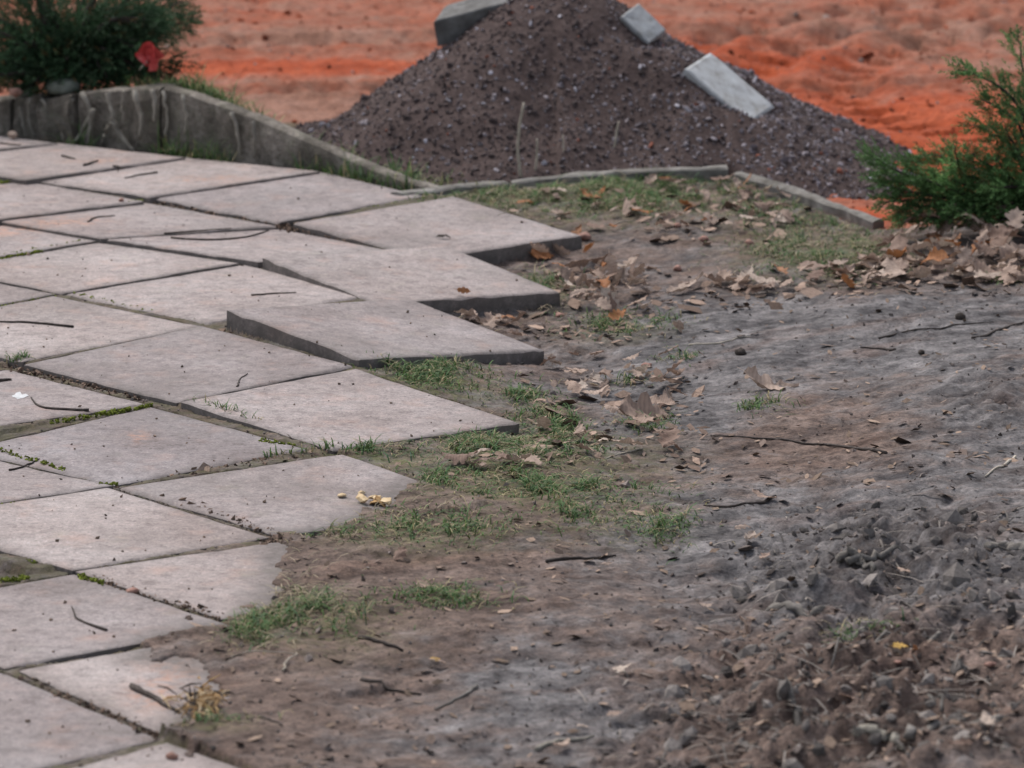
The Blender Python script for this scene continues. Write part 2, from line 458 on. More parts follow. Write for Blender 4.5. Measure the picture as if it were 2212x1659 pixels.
# boundary between the bed and the clay yard: y = border(x)
WALL_A = U(360, 328, 0.0); N1 = U(925, 411, 0.0); N2 = U(1573, 364, 0.0); N3 = U(1885, 470, 0.0)
wdir = (WALL_A - N1)[:2]; wdir /= np.linalg.norm(wdir)
edir = (N3 - N2)[:2]; edir /= np.linalg.norm(edir)
BX = np.array([N1[0] + wdir[0] * 60, N1[0], N2[0], N3[0], N3[0] + 2, N3[0] + 90])
BY = np.array([N1[1] + wdir[1] * 60, N1[1], N2[1], N3[1], N3[1] + .5, N3[1] + 20]) + np.array([.07, .05, .02, .02, .02, .02])

def border(x): return np.interp(x, BX, BY)

# heights of the trodden soil
CTRL = [(1150, 830, -.075), (1215, 680, -.062), (1255, 555, -.048), (1000, 815, -.022), (820, 792, -.008), (900, 850, -.018), (1120, 930, -.035),
        (760, 985, -.006), (900, 1000, -.012), (1000, 1060, .000), (1070, 1100, -.006), (980, 1280, -.006), (880, 1480, -.006), (700, 1160, .005), (620, 1260, .006), (520, 1400, .004), (450, 1540, .010),
        (560, 1640, .010), (900, 1200, -.008), (1200, 1100, -.03), (1500, 1000, -.04), (1400, 800, -.06), (1500, 700, -.05), (1700, 800, -.03),
        (2000, 700, -.02), (2200, 800, 0), (2200, 620, -.03), (1300, 600, -.055), (1300, 430, -.018), (1060, 415, -.022), (1500, 400, -.022),
        (1640, 420, -.026), (1760, 450, -.028), (1860, 485, -.03), (1800, 520, -.045), (2100, 560, -.035), (1600, 1200, -.03), (2000, 1100, 0), (1500, 1500, -.02), (1900, 1300, .02),
        (2200, 1200, .02), (2200, 1600, .03), (1800, 1600, .0), (1200, 1600, -.02), (900, 1500, -.012), (2100, 950, -.01), (1700, 1000, -.035)]
CP = np.array([U(*c) for c in CTRL])

def blobs(x, y, lst):
    r = np.zeros(np.shape(x))
    for (px, py, rx, ry, w) in lst:
        c = U(px, py); sx = rx / FPX * c[1]; sy = ry / FPX * c[1] / math.sin(PITCH)
        r = r + w * np.exp(-((x - c[0]) / sx) ** 2 - ((y - c[1]) / sy) ** 2)
    return r

def rough_amt(x, y):
    return np.clip(.15 + blobs(x, y, [(1950, 1230, 380, 150, 1.0), (1900, 1550, 480, 160, 1.2), (2150, 870, 130, 60, .7), (1450, 1560, 250, 90, .35),
                                      (1250, 640, 130, 90, .3), (560, 1250, 90, 60, .4), (1950, 700, 90, 30, .4)]), 0, 1.4)

def soil_h(x, y):
    num = np.zeros(np.shape(x)); den = np.full(np.shape(x), 1e-6)
    for c in CP:
        w = np.exp(-(((x - c[0]) / .16) ** 2 + ((y - c[1]) / .42) ** 2)) + 1e-5 / (1e-3 + (x - c[0]) ** 2 + (y - c[1]) ** 2)
        num += w * c[2]; den += w
    z = num / den
    R = rough_amt(x, y)
    z = z + .012 * fbm(x * 3.1, y * 2.4, 3, 2) * (.5 + R)
    cl = fbm(x * 11, y * 11, 11, 3, .6)
    z = z + (.003 + .020 * R) * cl
    rid = 1 - 2 * np.abs(fbm(x * 7 + y * 2, y * 9, 21, 3, .55))
    z = z + .026 * np.clip(R - .3, 0, 1) * (rid - .6) + .040 * np.clip(R - .4, 0, 1) * np.sign(fbm(x * 6, y * 8, 25, 2)) * np.abs(fbm(x * 6, y * 8, 25, 2)) ** .8
    lump = fbm(x * 14 + .5 * y, y * 18, 26, 3, .6)
    du, dv = x * .86 + y * .5, -x * .5 + y * .86
    z = z + (.004 + .018 * np.clip(R - .3, 0, 1)) * fbm(du * 5, dv * 17, 27, 3, .6) + .010 * fbm(du * 1.2, dv * 5, 28, 2)
    z = z + (.001 + .024 * np.clip(R - .35, 0, 1)) * np.sign(lump) * np.abs(lump) ** .75
    z = z + (.0026 + .009 * R) * fbm(x * 36, y * 36, 31, 2, .6)
    z = z + (.0014 + .0025 * R) * vn(x * 110, y * 60, 41)
    return z

def slab_at(x, y):
    """height of the slab top at a point, or -9 where there is none"""
    r = np.full(np.shape(x), -9.0)
    for q in SQ:
        m = inquad(q, x, y)
        if np.any(m): r = np.where(m, np.maximum(r, planez(q, x, y)), r)
    return r

def soil_full(x, y):
    base = soil_h(x, y)
    inh = inpoly(HULL, x, y)
    jx = x + .035 * fbm(x * 25, y * 14, 51, 3); jy = y + .16 * fbm(x * 25 + 9, y * 14, 61, 3)
    cov = inpoly(COVER, jx, jy)
    jf = np.full(np.shape(x), 9.0)
    for q in SQ:
        mq = inquad(q, x, y, .05)
        if np.any(mq): jf = np.where(mq, np.minimum(jf, planez(q, x, y)), jf)
    jf = np.where(jf > 5, -.012, jf) - .0020 + .004 * fbm(x * 45, y * 30, 71, 2) - .007 * sstep(.05, .35, fbm(x * 5, y * 4, 75, 2))
    z = np.where(inh & ~cov, np.minimum(jf, .002), base)
    st = slab_at(x, y); on = st > -5
    lift = .0008 + np.minimum(.008, polydist(COVER, jx, jy) * .06) + .004 * np.maximum(fbm(x * 40, y * 25, 81, 2), -.3)
    z = np.where(on, np.where(cov, st + np.minimum(np.maximum(lift, base - st), .0015 + polydist(COVER, jx, jy) * .10), st - .032), z)
    # dark trench between the far row and the wall, then down below the clay beyond the border
    d = y - border(x)
    far = inh & ~on & (d > -.30) & (x < N1[0] - .02)
    z = np.where(far, z - .05 * sstep(-.2, -.10, d), z)
    z = np.where(d > .02, -.4, z)
    return z, cov, on, inh

def axis(lo, hi, step, outs_lo, outs_hi):
    return np.r_[np.array(outs_lo, float), np.arange(lo, hi, step), np.array(outs_hi, float)]

xs = axis(-1.36, 1.40, .0046, [-70, -30, -12, -5, -2.4, -1.6], [1.6, 2.4, 5, 12, 30, 70])
ys = axis(8.05, 14.1, .0092, [-60, -25, -8, 0, 4, 6.5, 7.6], [14.5, 16, 25, 60, 90])
X, Y = np.meshgrid(xs, ys)
Z, COVM, ONM, INH = soil_full(X.ravel(), Y.ravel())
SZ = Z.reshape(X.shape)
me = mesh_np('soil_ground', np.c_[X.ravel(), Y.ravel(), Z], gridF(len(xs), len(ys)), True)
xr, yr = X.ravel(), Y.ravel()
ash = .44 + blobs(xr, yr, [(1900, 690, 430, 90, .55), (1480, 800, 160, 110, .55), (2000, 1180, 480, 130, .6), (1250, 1530, 300, 70, .45),
                           (1150, 1420, 140, 50, .35), (2150, 900, 200, 100, .4), (1700, 640, 260, 40, .4), (1650, 1130, 200, 70, .3)]) \
    - blobs(xr, yr, [(1750, 920, 300, 60, .25), (1700, 1540, 420, 110, .35), (760, 1280, 330, 130, .35), (2050, 1440, 260, 60, .4), (1000, 1080, 300, 80, .25),
                     (560, 1560, 160, 90, .3)])
GRASSY = [(1280, 420, 330, 45, 1.0), (1780, 525, 160, 50, .9), (940, 815, 130, 40, 1.2), (1190, 900, 90, 45, .7), (1080, 970, 190, 45, 1.0),
          (1120, 1045, 230, 30, .9), (880, 1150, 190, 35, .8), (680, 1350, 170, 55, .7), (1330, 665, 110, 25, .7), (460, 1580, 90, 14, .7),
          (1180, 590, 70, 30, .7), (1300, 1110, 160, 40, .5), (1650, 470, 100, 40, .4), (1350, 950, 140, 50, .5), (820, 980, 100, 20, .8)]
grn = blobs(xr, yr, GRASSY) * .7 + np.where(INH & ~COVM & ~ONM, .45, 0)
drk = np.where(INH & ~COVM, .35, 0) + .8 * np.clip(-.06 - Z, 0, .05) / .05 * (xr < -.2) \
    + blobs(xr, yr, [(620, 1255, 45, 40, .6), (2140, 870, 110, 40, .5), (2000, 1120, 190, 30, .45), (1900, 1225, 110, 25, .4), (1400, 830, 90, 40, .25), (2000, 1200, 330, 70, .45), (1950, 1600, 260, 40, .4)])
colattr(me, 'tone', np.clip(np.c_[ash, grn, drk], 0, 1))
soil = tag(link('soil_ground', me, M_soil), 'trodden brown and ash-grey bare soil', None, None, 'structure')

def soilz(x, y):
    i = np.clip(np.searchsorted(xs, x) - 1, 0, len(xs) - 2); j = np.clip(np.searchsorted(ys, y) - 1, 0, len(ys) - 2)
    fx = (x - xs[i]) / (xs[i + 1] - xs[i]); fy = (y - ys[j]) / (ys[j + 1] - ys[j])
    return (SZ[j, i] * (1 - fx) + SZ[j, i + 1] * fx) * (1 - fy) + (SZ[j + 1, i] * (1 - fx) + SZ[j + 1, i + 1] * fx) * fy

def surfz(x, y):
    return np.maximum(soilz(x, y), slab_at(np.asarray(x), np.asarray(y)))

def ground(px, py, f=surfz):
    z = 0.0
    for _ in range(5):
        p = U(px, py, z); z = .5 * z + .5 * float(f(p[0], p[1])) if _ else float(f(p[0], p[1]))
    p = U(px, py, z); p[2] = float(f(p[0], p[1]))
    return p

# ------------------------------------------------------------------ clay yard, with the planting bed behind the low wall
PILE_C = np.array([.125, 14.36]); PILE_R, PILE_H = .74, .50
WTOP = [(-900, 225), (-60, 216), (36, 214), (100, 207), (178, 200), (260, 193), (348, 187), (400, 201), (480, 230), (560, 258), (650, 300), (740, 338), (830, 374), (900, 400), (945, 413)]

def wall_base(t):        # t metres along the wall from N1 towards the left
    return np.array([N1[0], N1[1] + .055]) + wdir * t

wn2 = np.array([-wdir[1], wdir[0]])
if wn2[1] < 0: wn2 = -wn2
WT = []
for px, py in WTOP:
    d = ray(px, py); o = np.array([N1[0], N1[1] + .055])
    k = (o @ wn2) / (d[:2] @ wn2)
    p = d * k + np.array([0, 0, CAM_H])
    WT.append((float((p[:2] - o) @ wdir), float(p[2])))
WT.sort()
WTt = np.array([w[0] for w in WT]); WTz = np.array([w[1] for w in WT])

def walltop(t): return np.interp(t, WTt, WTz)

def clay_h(x, y):
    z = -.055 + .02 * fbm(x * .9, y * .8, 101, 3) + .008 * fbm(x * 5, y * 3, 111, 3) + .006 * fbm(x * 14, y * 7, 115, 3) + .008 * fbm(x * 40, y * 30, 121, 2)
    # tyre ruts crossing the yard on the right
    for (cx, cy, ang, wdt) in ((-.6, 16.2, .12, .09), (-.3, 15.3, .06, .05)):
        u = -(x - cx) * math.sin(ang) + (y - cy) * math.cos(ang); v = (x - cx) * math.cos(ang) + (y - cy) * math.sin(ang)
        g = np.exp(-(u / wdt) ** 2) * sstep(-.9, -.4, v)
        z = z - .028 * g * (1 + .5 * np.sin(v * 48)) + .014 * np.exp(-((np.abs(u) - wdt * 1.7) / (wdt * .5)) ** 2) * sstep(-.9, -.4, v)
    # curved tyre tracks and churned clay on the right
    rr = np.hypot((x - 1.75), (y - 15.35) * .75); th = np.arctan2((y - 15.35) * .75, x - 1.75)
    wr = sstep(.25, .6, x) * sstep(17.4, 16.9, y)
    for r0, wd in ((.78, .075), (1.06, .075), (1.32, .06)):
        u = rr - r0
        z = z - wr * .034 * np.exp(-(u / wd) ** 2) * (1 + .55 * np.sign(np.sin(th * 42 + u * 18)) * np.exp(-(u / wd) ** 4)) + wr * .008 * np.exp(-((np.abs(u) - wd * 1.6) / (wd * .45)) ** 2) * (1 + 1.2 * fbm(x * 12, y * 9, 141, 2))
    z = z + wr * .005 * fbm(x * 9, y * 7, 151, 3, .65) + .007 * np.abs(fbm(x * 20, y * 16, 161, 3, .6))
    o = np.array([N1[0], N1[1] + .055])
    t = (x - o[0]) * wdir[0] + (y - o[1]) * wdir[1]; d = (x - o[0]) * wn2[0] + (y - o[1]) * wn2[1]
    top = walltop(t) - .012
    run = .10 + .55 * sstep(.5, 1.1, t)
    bed = -.06 + (top + .06) * (1 - sstep(.02, 1, (d - .02) / run)) + .01 * fbm(x * 12, y * 9, 131, 3)
    inb = (t > -.02) & (d > -.02) & (d < run + .12)
    isb = np.where(inb & (bed > z + .004), 1.0, 0.0)
    z = np.where(inb, np.maximum(z, bed), z)
    db = y - border(x)
    z = np.where(db < np.where(x < N1[0], .055, .02), -.45, z)
    return z, isb

cxs = axis(-1.75, 1.75, .009, [-180, -60, -20, -8, -3.5, -2.3], [2.3, 3.5, 8, 20, 60, 180])
cys = axis(12.6, 17.6, .014, [-40, 5, 11], [18.2, 19.5, 22, 27, 40, 80, 200, 420])
CX, CY = np.meshgrid(cxs, cys)
CZ, CB = clay_h(CX.ravel(), CY.ravel())
me = mesh_np('clay_ground', np.c_[CX.ravel(), CY.ravel(), CZ], gridF(len(cxs), len(cys)), True)
cx_, cy_ = CX.ravel(), CY.ravel()
org = .42 + blobs(cx_, cy_, [(680, 108, 330, 20, .75), (1900, 260, 420, 110, .85), (1600, 90, 260, 60, .4), (1250, 20, 200, 30, .2), (1880, 430, 60, 30, .5)]) \
    - blobs(cx_, cy_, [(480, 190, 300, 45, .5), (600, 40, 400, 30, .18), (1950, 30, 300, 35, .2), (2150, 100, 120, 60, .12)])
colattr(me, 'tone', np.clip(np.c_[org, CB, 0 * org], 0, 1))
tag(link('clay_ground', me, M_clay), 'red clay building yard', None, None, 'structure')
CZG = CZ.reshape(CX.shape)

def clayz(x, y):
    i = np.clip(np.searchsorted(cxs, x) - 1, 0, len(cxs) - 2); j = np.clip(np.searchsorted(cys, y) - 1, 0, len(cys) - 2)
    return CZG[j, i]

# ------------------------------------------------------------------ pavement
bed_v = np.array([U(*p, -.03) for p in [(-900, 330), (850, 420), (690, 560), (560, 760), (350, 1000), (300, 1200), (100, 1500), (-900, 1850)]])
bv = np.r_[bed_v, bed_v - np.array([0, 0, .04])]
nb = len(bed_v)
bf = [tuple(range(nb))[::-1], tuple(range(nb, 2 * nb))] + [(i, (i + 1) % nb, nb + (i + 1) % nb, nb + i) for i in range(nb)]
pavement = tag(link('pavement', mesh_py('pavement', bv - [0, 0, .06], bf), M_soil), 'sand bed of the slab pavement', None, None, 'structure')
colattr(pavement.data, 'tone', np.tile([.2, .1, .5], (2 * nb, 1)))

STAINS = [(450, 392, 90, 10), (230, 352, 50, 6), (140, 480, 90, 14), (20, 497, 60, 14), (300, 940, 25, 12), (380, 1440, 60, 26), (330, 1500, 50, 24)]

def make_slab(q, idx, thick=.05):
    r_ = np.random.default_rng(100 + idx)
    c = q.mean(0)
    e = [0, .008, .022, .05] + list(np.linspace(.12, .88, 10)) + [.95, .978, .992, 1]
    n = len(e); uu, vv = np.meshgrid(e, e)
    u, v = uu.ravel()[:, None], vv.ravel()[:, None]
    P = (1 - u) * (1 - v) * q[0] + u * (1 - v) * q[1] + u * v * q[2] + (1 - u) * v * q[3]
    m = np.minimum(np.minimum(uu, 1 - uu), np.minimum(vv, 1 - vv)).ravel()
    ch = np.clip(fbm(P[:, 0] * 18, P[:, 1] * 18, 200 + idx, 3) + .05, 0, 1)
    drop = np.where(m < .001, .0022 + .009 * ch, np.where(m < .01, .0006 + .003 * ch, np.where(m < .03, .0002, 0)))
    P[:, 2] -= drop
    P[:, 2] += .0009 * fbm(P[:, 0] * 9, P[:, 1] * 9, 300 + idx, 3)
    out = m < .001
    P[out, :2] += .0022 * np.c_[fbm(P[out, 0] * 40, P[out, 1] * 40, 400 + idx, 2), fbm(P[out, 0] * 40 + 5, P[out, 1] * 40, 500 + idx, 2)]
    F = [tuple(f) for f in gridF(n, n)]
    # winding: make the top face up
    a, b, d = P[F[0][0]], P[F[0][1]], P[F[0][3]]
    if np.cross(b - a, d - a)[2] < 0: F = [f[::-1] for f in F]
    ring = [i for i in range(n)] + [n * (j + 1) - 1 for j in range(1, n)] + [n * (n - 1) + i for i in range(n - 2, -1, -1)] + [n * j for j in range(n - 2, 0, -1)]
    k0 = len(P); R = P[ring]
    mid = R - np.array([0, 0, thick * .5]) + np.c_[r_.normal(0, .0008, (len(ring), 2)), np.zeros(len(ring))]
    low = R * 1.0; low[:, 2] -= thick
    V = np.r_[P, R, mid, low]
    L = len(ring); sF = []
    for w in range(2):
        for i in range(L):
            j = (i + 1) % L
            sF.append((k0 + w * L + i, k0 + w * L + j, k0 + (w + 1) * L + j, k0 + (w + 1) * L + i))
    ctr = V[ring].mean(0); f = sF[0]
    nrm = np.cross(V[f[1]] - V[f[0]], V[f[3]] - V[f[0]])
    if nrm @ (V[f[0]] - ctr) < 0: sF = [f[::-1] for f in sF]
    bot = tuple(k0 + 2 * L + i for i in range(L))
    me = mesh_py('paving_slab', V - c, F + sF + [bot])
    sm = np.zeros(len(me.polygons), bool); sm[:len(F)] = True
    me.polygons.foreach_set('use_smooth', sm)
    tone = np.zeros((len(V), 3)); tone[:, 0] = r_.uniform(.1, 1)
    tone[:, 1] = np.clip(blobs(V[:, 0], V[:, 1], [(a, b, rx, ry, .75) for a, b, rx, ry in STAINS]), 0, .8)
    inside = inpoly(COVER, V[:, 0], V[:, 1]); dist = polydist(COVER, V[:, 0], V[:, 1])
    tone[:, 2] = np.where(inside, .8, .8 * np.exp(-(dist / .05) ** 2))
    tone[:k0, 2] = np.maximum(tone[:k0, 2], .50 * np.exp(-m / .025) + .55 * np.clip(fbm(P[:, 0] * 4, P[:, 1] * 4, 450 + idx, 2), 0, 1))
    tone[k0 + L:, 2] = np.maximum(tone[k0 + L:, 2], .97)  # side faces darkened: their shade is put into the colour, along with grime
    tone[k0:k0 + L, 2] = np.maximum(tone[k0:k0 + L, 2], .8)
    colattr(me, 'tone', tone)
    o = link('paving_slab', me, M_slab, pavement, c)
    return o

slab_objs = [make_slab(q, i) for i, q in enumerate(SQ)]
slab_objs[11]['label'] = 'slab tipped up at its left corner, dark side showing'

# ------------------------------------------------------------------ low wall at the left
def rough_box_strip(name, ts, tops, bots, front, back, mat, parent, seed, chip=.008):
    """a wall piece along the wall line: stations ts with top and bottom heights, between offsets front and back"""
    nz = 12; V = []; F = []
    prof = []      # front bottom -> front top -> back top -> back bottom
    for i, t in enumerate(ts):
        b = wall_base(t)
        zt, zb = tops[i], bots[i]
        row = []
        for k in range(nz):
            f = k / (nz - 1)
            row.append((front + (.004 if k == nz - 1 else 0), zb + (zt - .005 - zb) * f))
        row.append((front + .012, zt)); row.append(((front + back) / 2, zt + .002)); row.append((back - .012, zt)); row.append((back, zt - .006)); row.append((back, zb))
        for (d, z) in row:
            V.append([b[0] + wn2[0] * d, b[1] + wn2[1] * d, z])
    V = np.array(V); m = nz + 5
    T = np.repeat(ts, m)
    V[:, :2] += (wn2[None, :] * (chip * (fbm(T * 7, V[:, 2] * 9, seed, 3, .6) + .3 * fbm(T * 40, V[:, 2] * 50, seed + 3, 2)))[:, None])
    V[:, 2] += .5 * chip * fbm(T * 22, V[:, 1] * 9, seed + 9, 2)
    n = len(ts)
    for i in range(n - 1):
        for k in range(m - 1):
            a = i * m + k
            F.append((a, a + m, a + m + 1, a + 1))
        F.append((i * m + m - 1, (i + 1) * m + m - 1, (i + 1) * m, i * m))
    F.append(tuple(range(m))); F.append(tuple(range((n - 1) * m, n * m))[::-1])
    me = mesh_py(name, V - np.array(parent.location), F, False)
    return link(name, me, mat, parent)

def tx(px):      # wall coordinate of a picture column
    d = ray(px, 300); o = np.array([N1[0], N1[1] + .055])
    k = (o @ wn2) / (d[:2] @ wn2)
    return float((d[:2] * k - o) @ wdir)

wall = empty('retaining_wall', (N1[0], N1[1], -.1))
tag(wall, 'low stained concrete wall behind the paving, its end sloping down to the right', 'wall')
def wpart(name, px0, px1, n, front, back, seed, chip, inset=0.0):
    ts = np.linspace(tx(px0), tx(px1), n); tops = walltop(ts) - inset
    o = rough_box_strip(name, ts, tops, np.full(n, -.16), front, back, M_wall, wall, seed, chip)
    return o
wpart('wall_slope', 945, 352, 60, .0, .055, 600, .008)
wpart('wall_block', 349, 181, 16, -.012, .08, 610, .014)
wpart('wall_block', 175, 105, 10, -.034, .09, 620, .026, .006)
wpart('wall_block', 95, 42, 8, -.016, .09, 630, .026, .0)
wpart('wall_block', 34, -120, 12, -.03, .09, 640, .02, .0)

# roots hanging over the wall face
ROOTS = [[(176, 200), (198, 232), (192, 266), (176, 290), (155, 311)], [(200, 236), (196, 270), (192, 314)], [(245, 262), (258, 288), (275, 312), (290, 328)],
         [(240, 262), (228, 284), (216, 312)], [(118, 228), (108, 262), (98, 300)], [(138, 236), (140, 262), (137, 304)], [(42, 232), (48, 262), (56, 296)],
         [(232, 200), (240, 232), (246, 262)], [(292, 195), (300, 230), (306, 262), (302, 300)], [(330, 194), (335, 225), (333, 262)], [(66, 212), (60, 240), (66, 268), (75, 298)],
         [(156, 214), (150, 240), (158, 270)], [(268, 196), (262, 226), (266, 262)], [(90, 214), (100, 236), (112, 262), (120, 300)], [(352, 196), (362, 240), (360, 300)],
         [(395, 205), (402, 240), (398, 290)], [(500, 242), (512, 280), (520, 335)], [(545, 262), (552, 295), (548, 340)]]
for i, rt in enumerate(ROOTS):
    pts = []
    for j, (px, py) in enumerate(rt):
        d = ray(px, py); o_ = wall_base(0) - wn2 * (.034 if px < 350 else .012)
        k = (o_ @ wn2) / (d[:2] @ wn2); p = d * k + np.array([0, 0, CAM_H]); pts.append(p)
    pts = resample(pts, 9, .002, i)
    V, F = tube(pts, np.linspace(.0075, .0040, 9) * rng.uniform(.7, 1.25) * (1 if i < 12 else .7), 6, .12, i)
    c = np.mean(V, 0)
    tag(link('hanging_root', mesh_py('hanging_root', np.array(V) - c, F, True), M_root, None, c),
        'thin dry root hanging down the face of the low wall', 'root', 'roots hanging over the low wall')

# ------------------------------------------------------------------ concrete edging round the bed
def edging(name, pts, width, depth, label, seed, taper=None):
    pts = np.asarray(pts); n = 26
    t = np.linspace(0, 1, n); L = np.r_[0, np.cumsum(np.linalg.norm(np.diff(pts[:, :2], axis=0), axis=1))]
    P = np.stack([np.interp(t * L[-1], L, pts[:, k]) for k in range(3)], 1)
    d = (pts[-1] - pts[0])[:2]; d /= np.linalg.norm(d); nn = np.array([-d[1], d[0]])
    if nn[1] < 0: nn = -nn
    V = []
    for p in P:
        for (o, z) in ((0, -depth), (0, -depth * .5), (0, -.006), (.006, -.001), (width * .5, .001), (width - .006, -.001), (width, -.006), (width, -depth)):
            V.append([p[0] + nn[0] * o, p[1] + nn[1] * o, p[2] + z])
    V = np.array(V); m = 8; T = np.repeat(t * L[-1], m)
    V[:, :2] += nn[None] * (.006 * fbm(T * 14, V[:, 2] * 30, seed, 3))[:, None]; V[:, 2] += .006 * fbm(T * 12, np.tile(np.arange(m), n) * .3, seed + 5, 3)
    F = [(i * m + k, (i + 1) * m + k, (i + 1) * m + (k + 1) % m, i * m + (k + 1) % m) for i in range(n - 1) for k in range(m)]
    F += [tuple(range(m)), tuple(range((n - 1) * m, n * m))[::-1]]
    c = V.mean(0)
    return tag(link(name, mesh_py(name, V - c, F), M_conc, None, c), label, 'edging')

edging('concrete_edging', [U(868, 420, .008), U(990, 402, .008), U(1100, 394, -.010)], .045, .16, 'half-buried pale edging strip at the far corner of the paving', 700)
edging('concrete_edging', [U(1106, 397, -.022), U(1250, 375, .002), U(1573, 361, .014)], .05, .2, 'long concrete edging strip in front of the gravel pile', 710)
edging('concrete_edging', [U(1582, 371, .002), U(1700, 407, -.010), U(1885, 474, -.022)], .035, .2, 'grey edging strip running down towards the green juniper', 720)

# ------------------------------------------------------------------ gravel pile
PILE_BLOCKS = [np.array([[.4579, 14.015, .2124], [.5308, 14.1524, .2361], [.7014, 14.085, .1015], [.6285, 13.9476, .0778]]),
               np.array([[.2938, 14.2344, .3203], [.342, 14.293, .3485], [.4157, 14.2656, .2795], [.3675, 14.207, .2513]])]

def pile_h(x, y):
    dx, dy = x - PILE_C[0], y - PILE_C[1]
    a = np.arctan2(dy, dx)
    R = PILE_R * (1 + .05 * np.sin(2 * a + .5) + .04 * np.sin(3 * a + 2)) * np.where(dx > 0, 1.10, 1.0) * (1 + .34 * np.exp(-((a + .70) / .34) ** 2))
    r = np.hypot(dx, dy * .98) / R
    h = PILE_H * np.clip(1.0 - r, 0, 1) ** 1.0
    h = h - .035 * np.exp(-(r / .14) ** 2)
    h = h + .03 * np.exp(-((r - 1.0) / .12) ** 2) * (r < 1.25)
    h = h - .024 * np.exp(-((x - .535) / .13) ** 2 - ((y - 13.97) / .07) ** 2) - .045 * np.exp(-((x - .345) / .09) ** 2 - ((y - 14.19) / .07) ** 2)
    zz = -.075 + h - .10 * sstep(1.05, 1.35, r) + .034 * fbm(x * 4.2, y * 4.2, 801, 3) + .006 * fbm(x * 26, y * 26, 811, 2)
    for q in PILE_BLOCKS:                # gravel lies just below the blocks bedded in it
        A = np.c_[q[:, 0], q[:, 1], np.ones(4)]; k = np.linalg.lstsq(A, q[:, 2], rcond=None)[0]
        zz = np.where(inquad(q, x, y, .03), np.minimum(zz, k[0] * x + k[1] * y + k[2] - .016), zz)
    return zz

gx = np.linspace(-.85, 1.15, 150); gy = np.linspace(13.3, 15.3, 130)
GX, GY = np.meshgrid(gx, gy)
GZ = pile_h(GX.ravel(), GY.ravel())
db = GY.ravel() - border(GX.ravel())
GZ = np.minimum(GZ, -.012 + .60 * np.maximum(db, 0)); GZ = np.where(db < .005, -.5, GZ)
pile = link('gravel_pile', mesh_np('gravel_pile', np.c_[GX.ravel(), GY.ravel(), GZ], gridF(150, 130), True),
            mat_plain('dark_gravel_fines', [(.3, (.038, .027, .025)), (.55, (.070, .050, .046)), (.8, (.115, .088, .082))], 60, .95, .1, .9, 150))
tag(pile, 'conical heap of dark purplish gravel beyond the edging', 'gravel pile')

ICO_V = None
def ico():
    t = (1 + 5 ** .5) / 2
    v = np.array([(-1, t, 0), (1, t, 0), (-1, -t, 0), (1, -t, 0), (0, -1, t), (0, 1, t), (0, -1, -t), (0, 1, -t), (t, 0, -1), (t, 0, 1), (-t, 0, -1), (-t, 0, 1)], float)
    v /= np.linalg.norm(v[0])
    f = np.array([(0, 11, 5), (0, 5, 1), (0, 1, 7), (0, 7, 10), (0, 10, 11), (1, 5, 9), (5, 11, 4), (11, 10, 2), (10, 7, 6), (7, 1, 8), (3, 9, 4), (3, 4, 2), (3, 2, 6), (3, 6, 8), (3, 8, 9), (4, 9, 5), (2, 4, 11), (6, 2, 10), (8, 6, 7), (9, 8, 1)])
    return v, f
IV, IF = ico()
OV = np.array([(1, 0, 0), (-1, 0, 0), (0, 1, 0), (0, -1, 0), (0, 0, 1), (0, 0, -1)], float)
OF = np.array([(0, 2, 4), (2, 1, 4), (1, 3, 4), (3, 0, 4), (2, 0, 5), (1, 2, 5), (3, 1, 5), (0, 3, 5)])

def rand_rot(n):
    q = rng.normal(size=(n, 4)); q /= np.linalg.norm(q, axis=1)[:, None]
    w, x, y, z = q.T
    return np.stack([1 - 2 * (y * y + z * z), 2 * (x * y - z * w), 2 * (x * z + y * w), 2 * (x * y + z * w), 1 - 2 * (x * x + z * z), 2 * (y * z - x * w),
                     2 * (x * z - y * w), 2 * (y * z + x * w), 1 - 2 * (x * x + y * y)], 1).reshape(n, 3, 3)

def scatter_stones(name, P, size, cols, mat, parent=None, base='ico', flat=.75):
    n = len(P); BV, BF = (IV, IF) if base == 'ico' else (OV, OF)
    S = size[:, None] * rng.uniform(.6, 1.15, (n, 3)) * np.array([1.15, 1.0, flat])
    V = BV[None] * (1 + rng.normal(0, .16, (n, len(BV), 1)))
    V = V * S[:, None, :]
    V = np.einsum('nij,nkj->nki', rand_rot(n), V) + P[:, None, :]
    F = BF[None] + (np.arange(n) * len(BV))[:, None, None]
    me = mesh_np(name, V.reshape(-1, 3), F.reshape(-1, 3), False)
    colattr(me, 'tone', np.repeat(cols, len(BV), 0))
    return tag(link(name, me, mat, parent), None, None, None, 'stuff')

n = 26000
px_ = rng.uniform(-.8, 1.1, n); py_ = rng.uniform(13.4, 14.9, n)
pz = pile_h(px_, py_)
pdb = py_ - border(px_); pz = np.minimum(pz, -.012 + .60 * np.maximum(pdb, 0)); ok = (pdb > .025) & (pz > -.09)
px_, py_, pz = px_[ok], py_[ok], pz[ok]
n = len(px_)
sz = rng.gamma(1.8, .0014, n) + .0012
pale = np.clip(.09 + .5 * np.exp(-((px_ - .62) / .25) ** 2 - ((pz - .06) / .14) ** 2) + .16 * (px_ > PILE_C[0]) + .45 * fbm(px_ * 7, py_ * 7, 821, 2), 0, .8)
isp = rng.random(n) < pale
cols = np.where(isp[:, None], np.array([.20, .175, .186]) * rng.uniform(.55, 1.5, (n, 1)), np.array([.072, .053, .051]) * rng.uniform(.6, 1.4, (n, 1)))
rd = rng.random(n) < .015
cols = np.where(rd[:, None], np.array([.20, .07, .045]) * rng.uniform(.7, 1.4, (n, 1)), cols)
wh = rng.random(n) < .035
cols = np.where(wh[:, None], np.array([.34, .32, .35]) * rng.uniform(.8, 1.3, (n, 1)), cols)
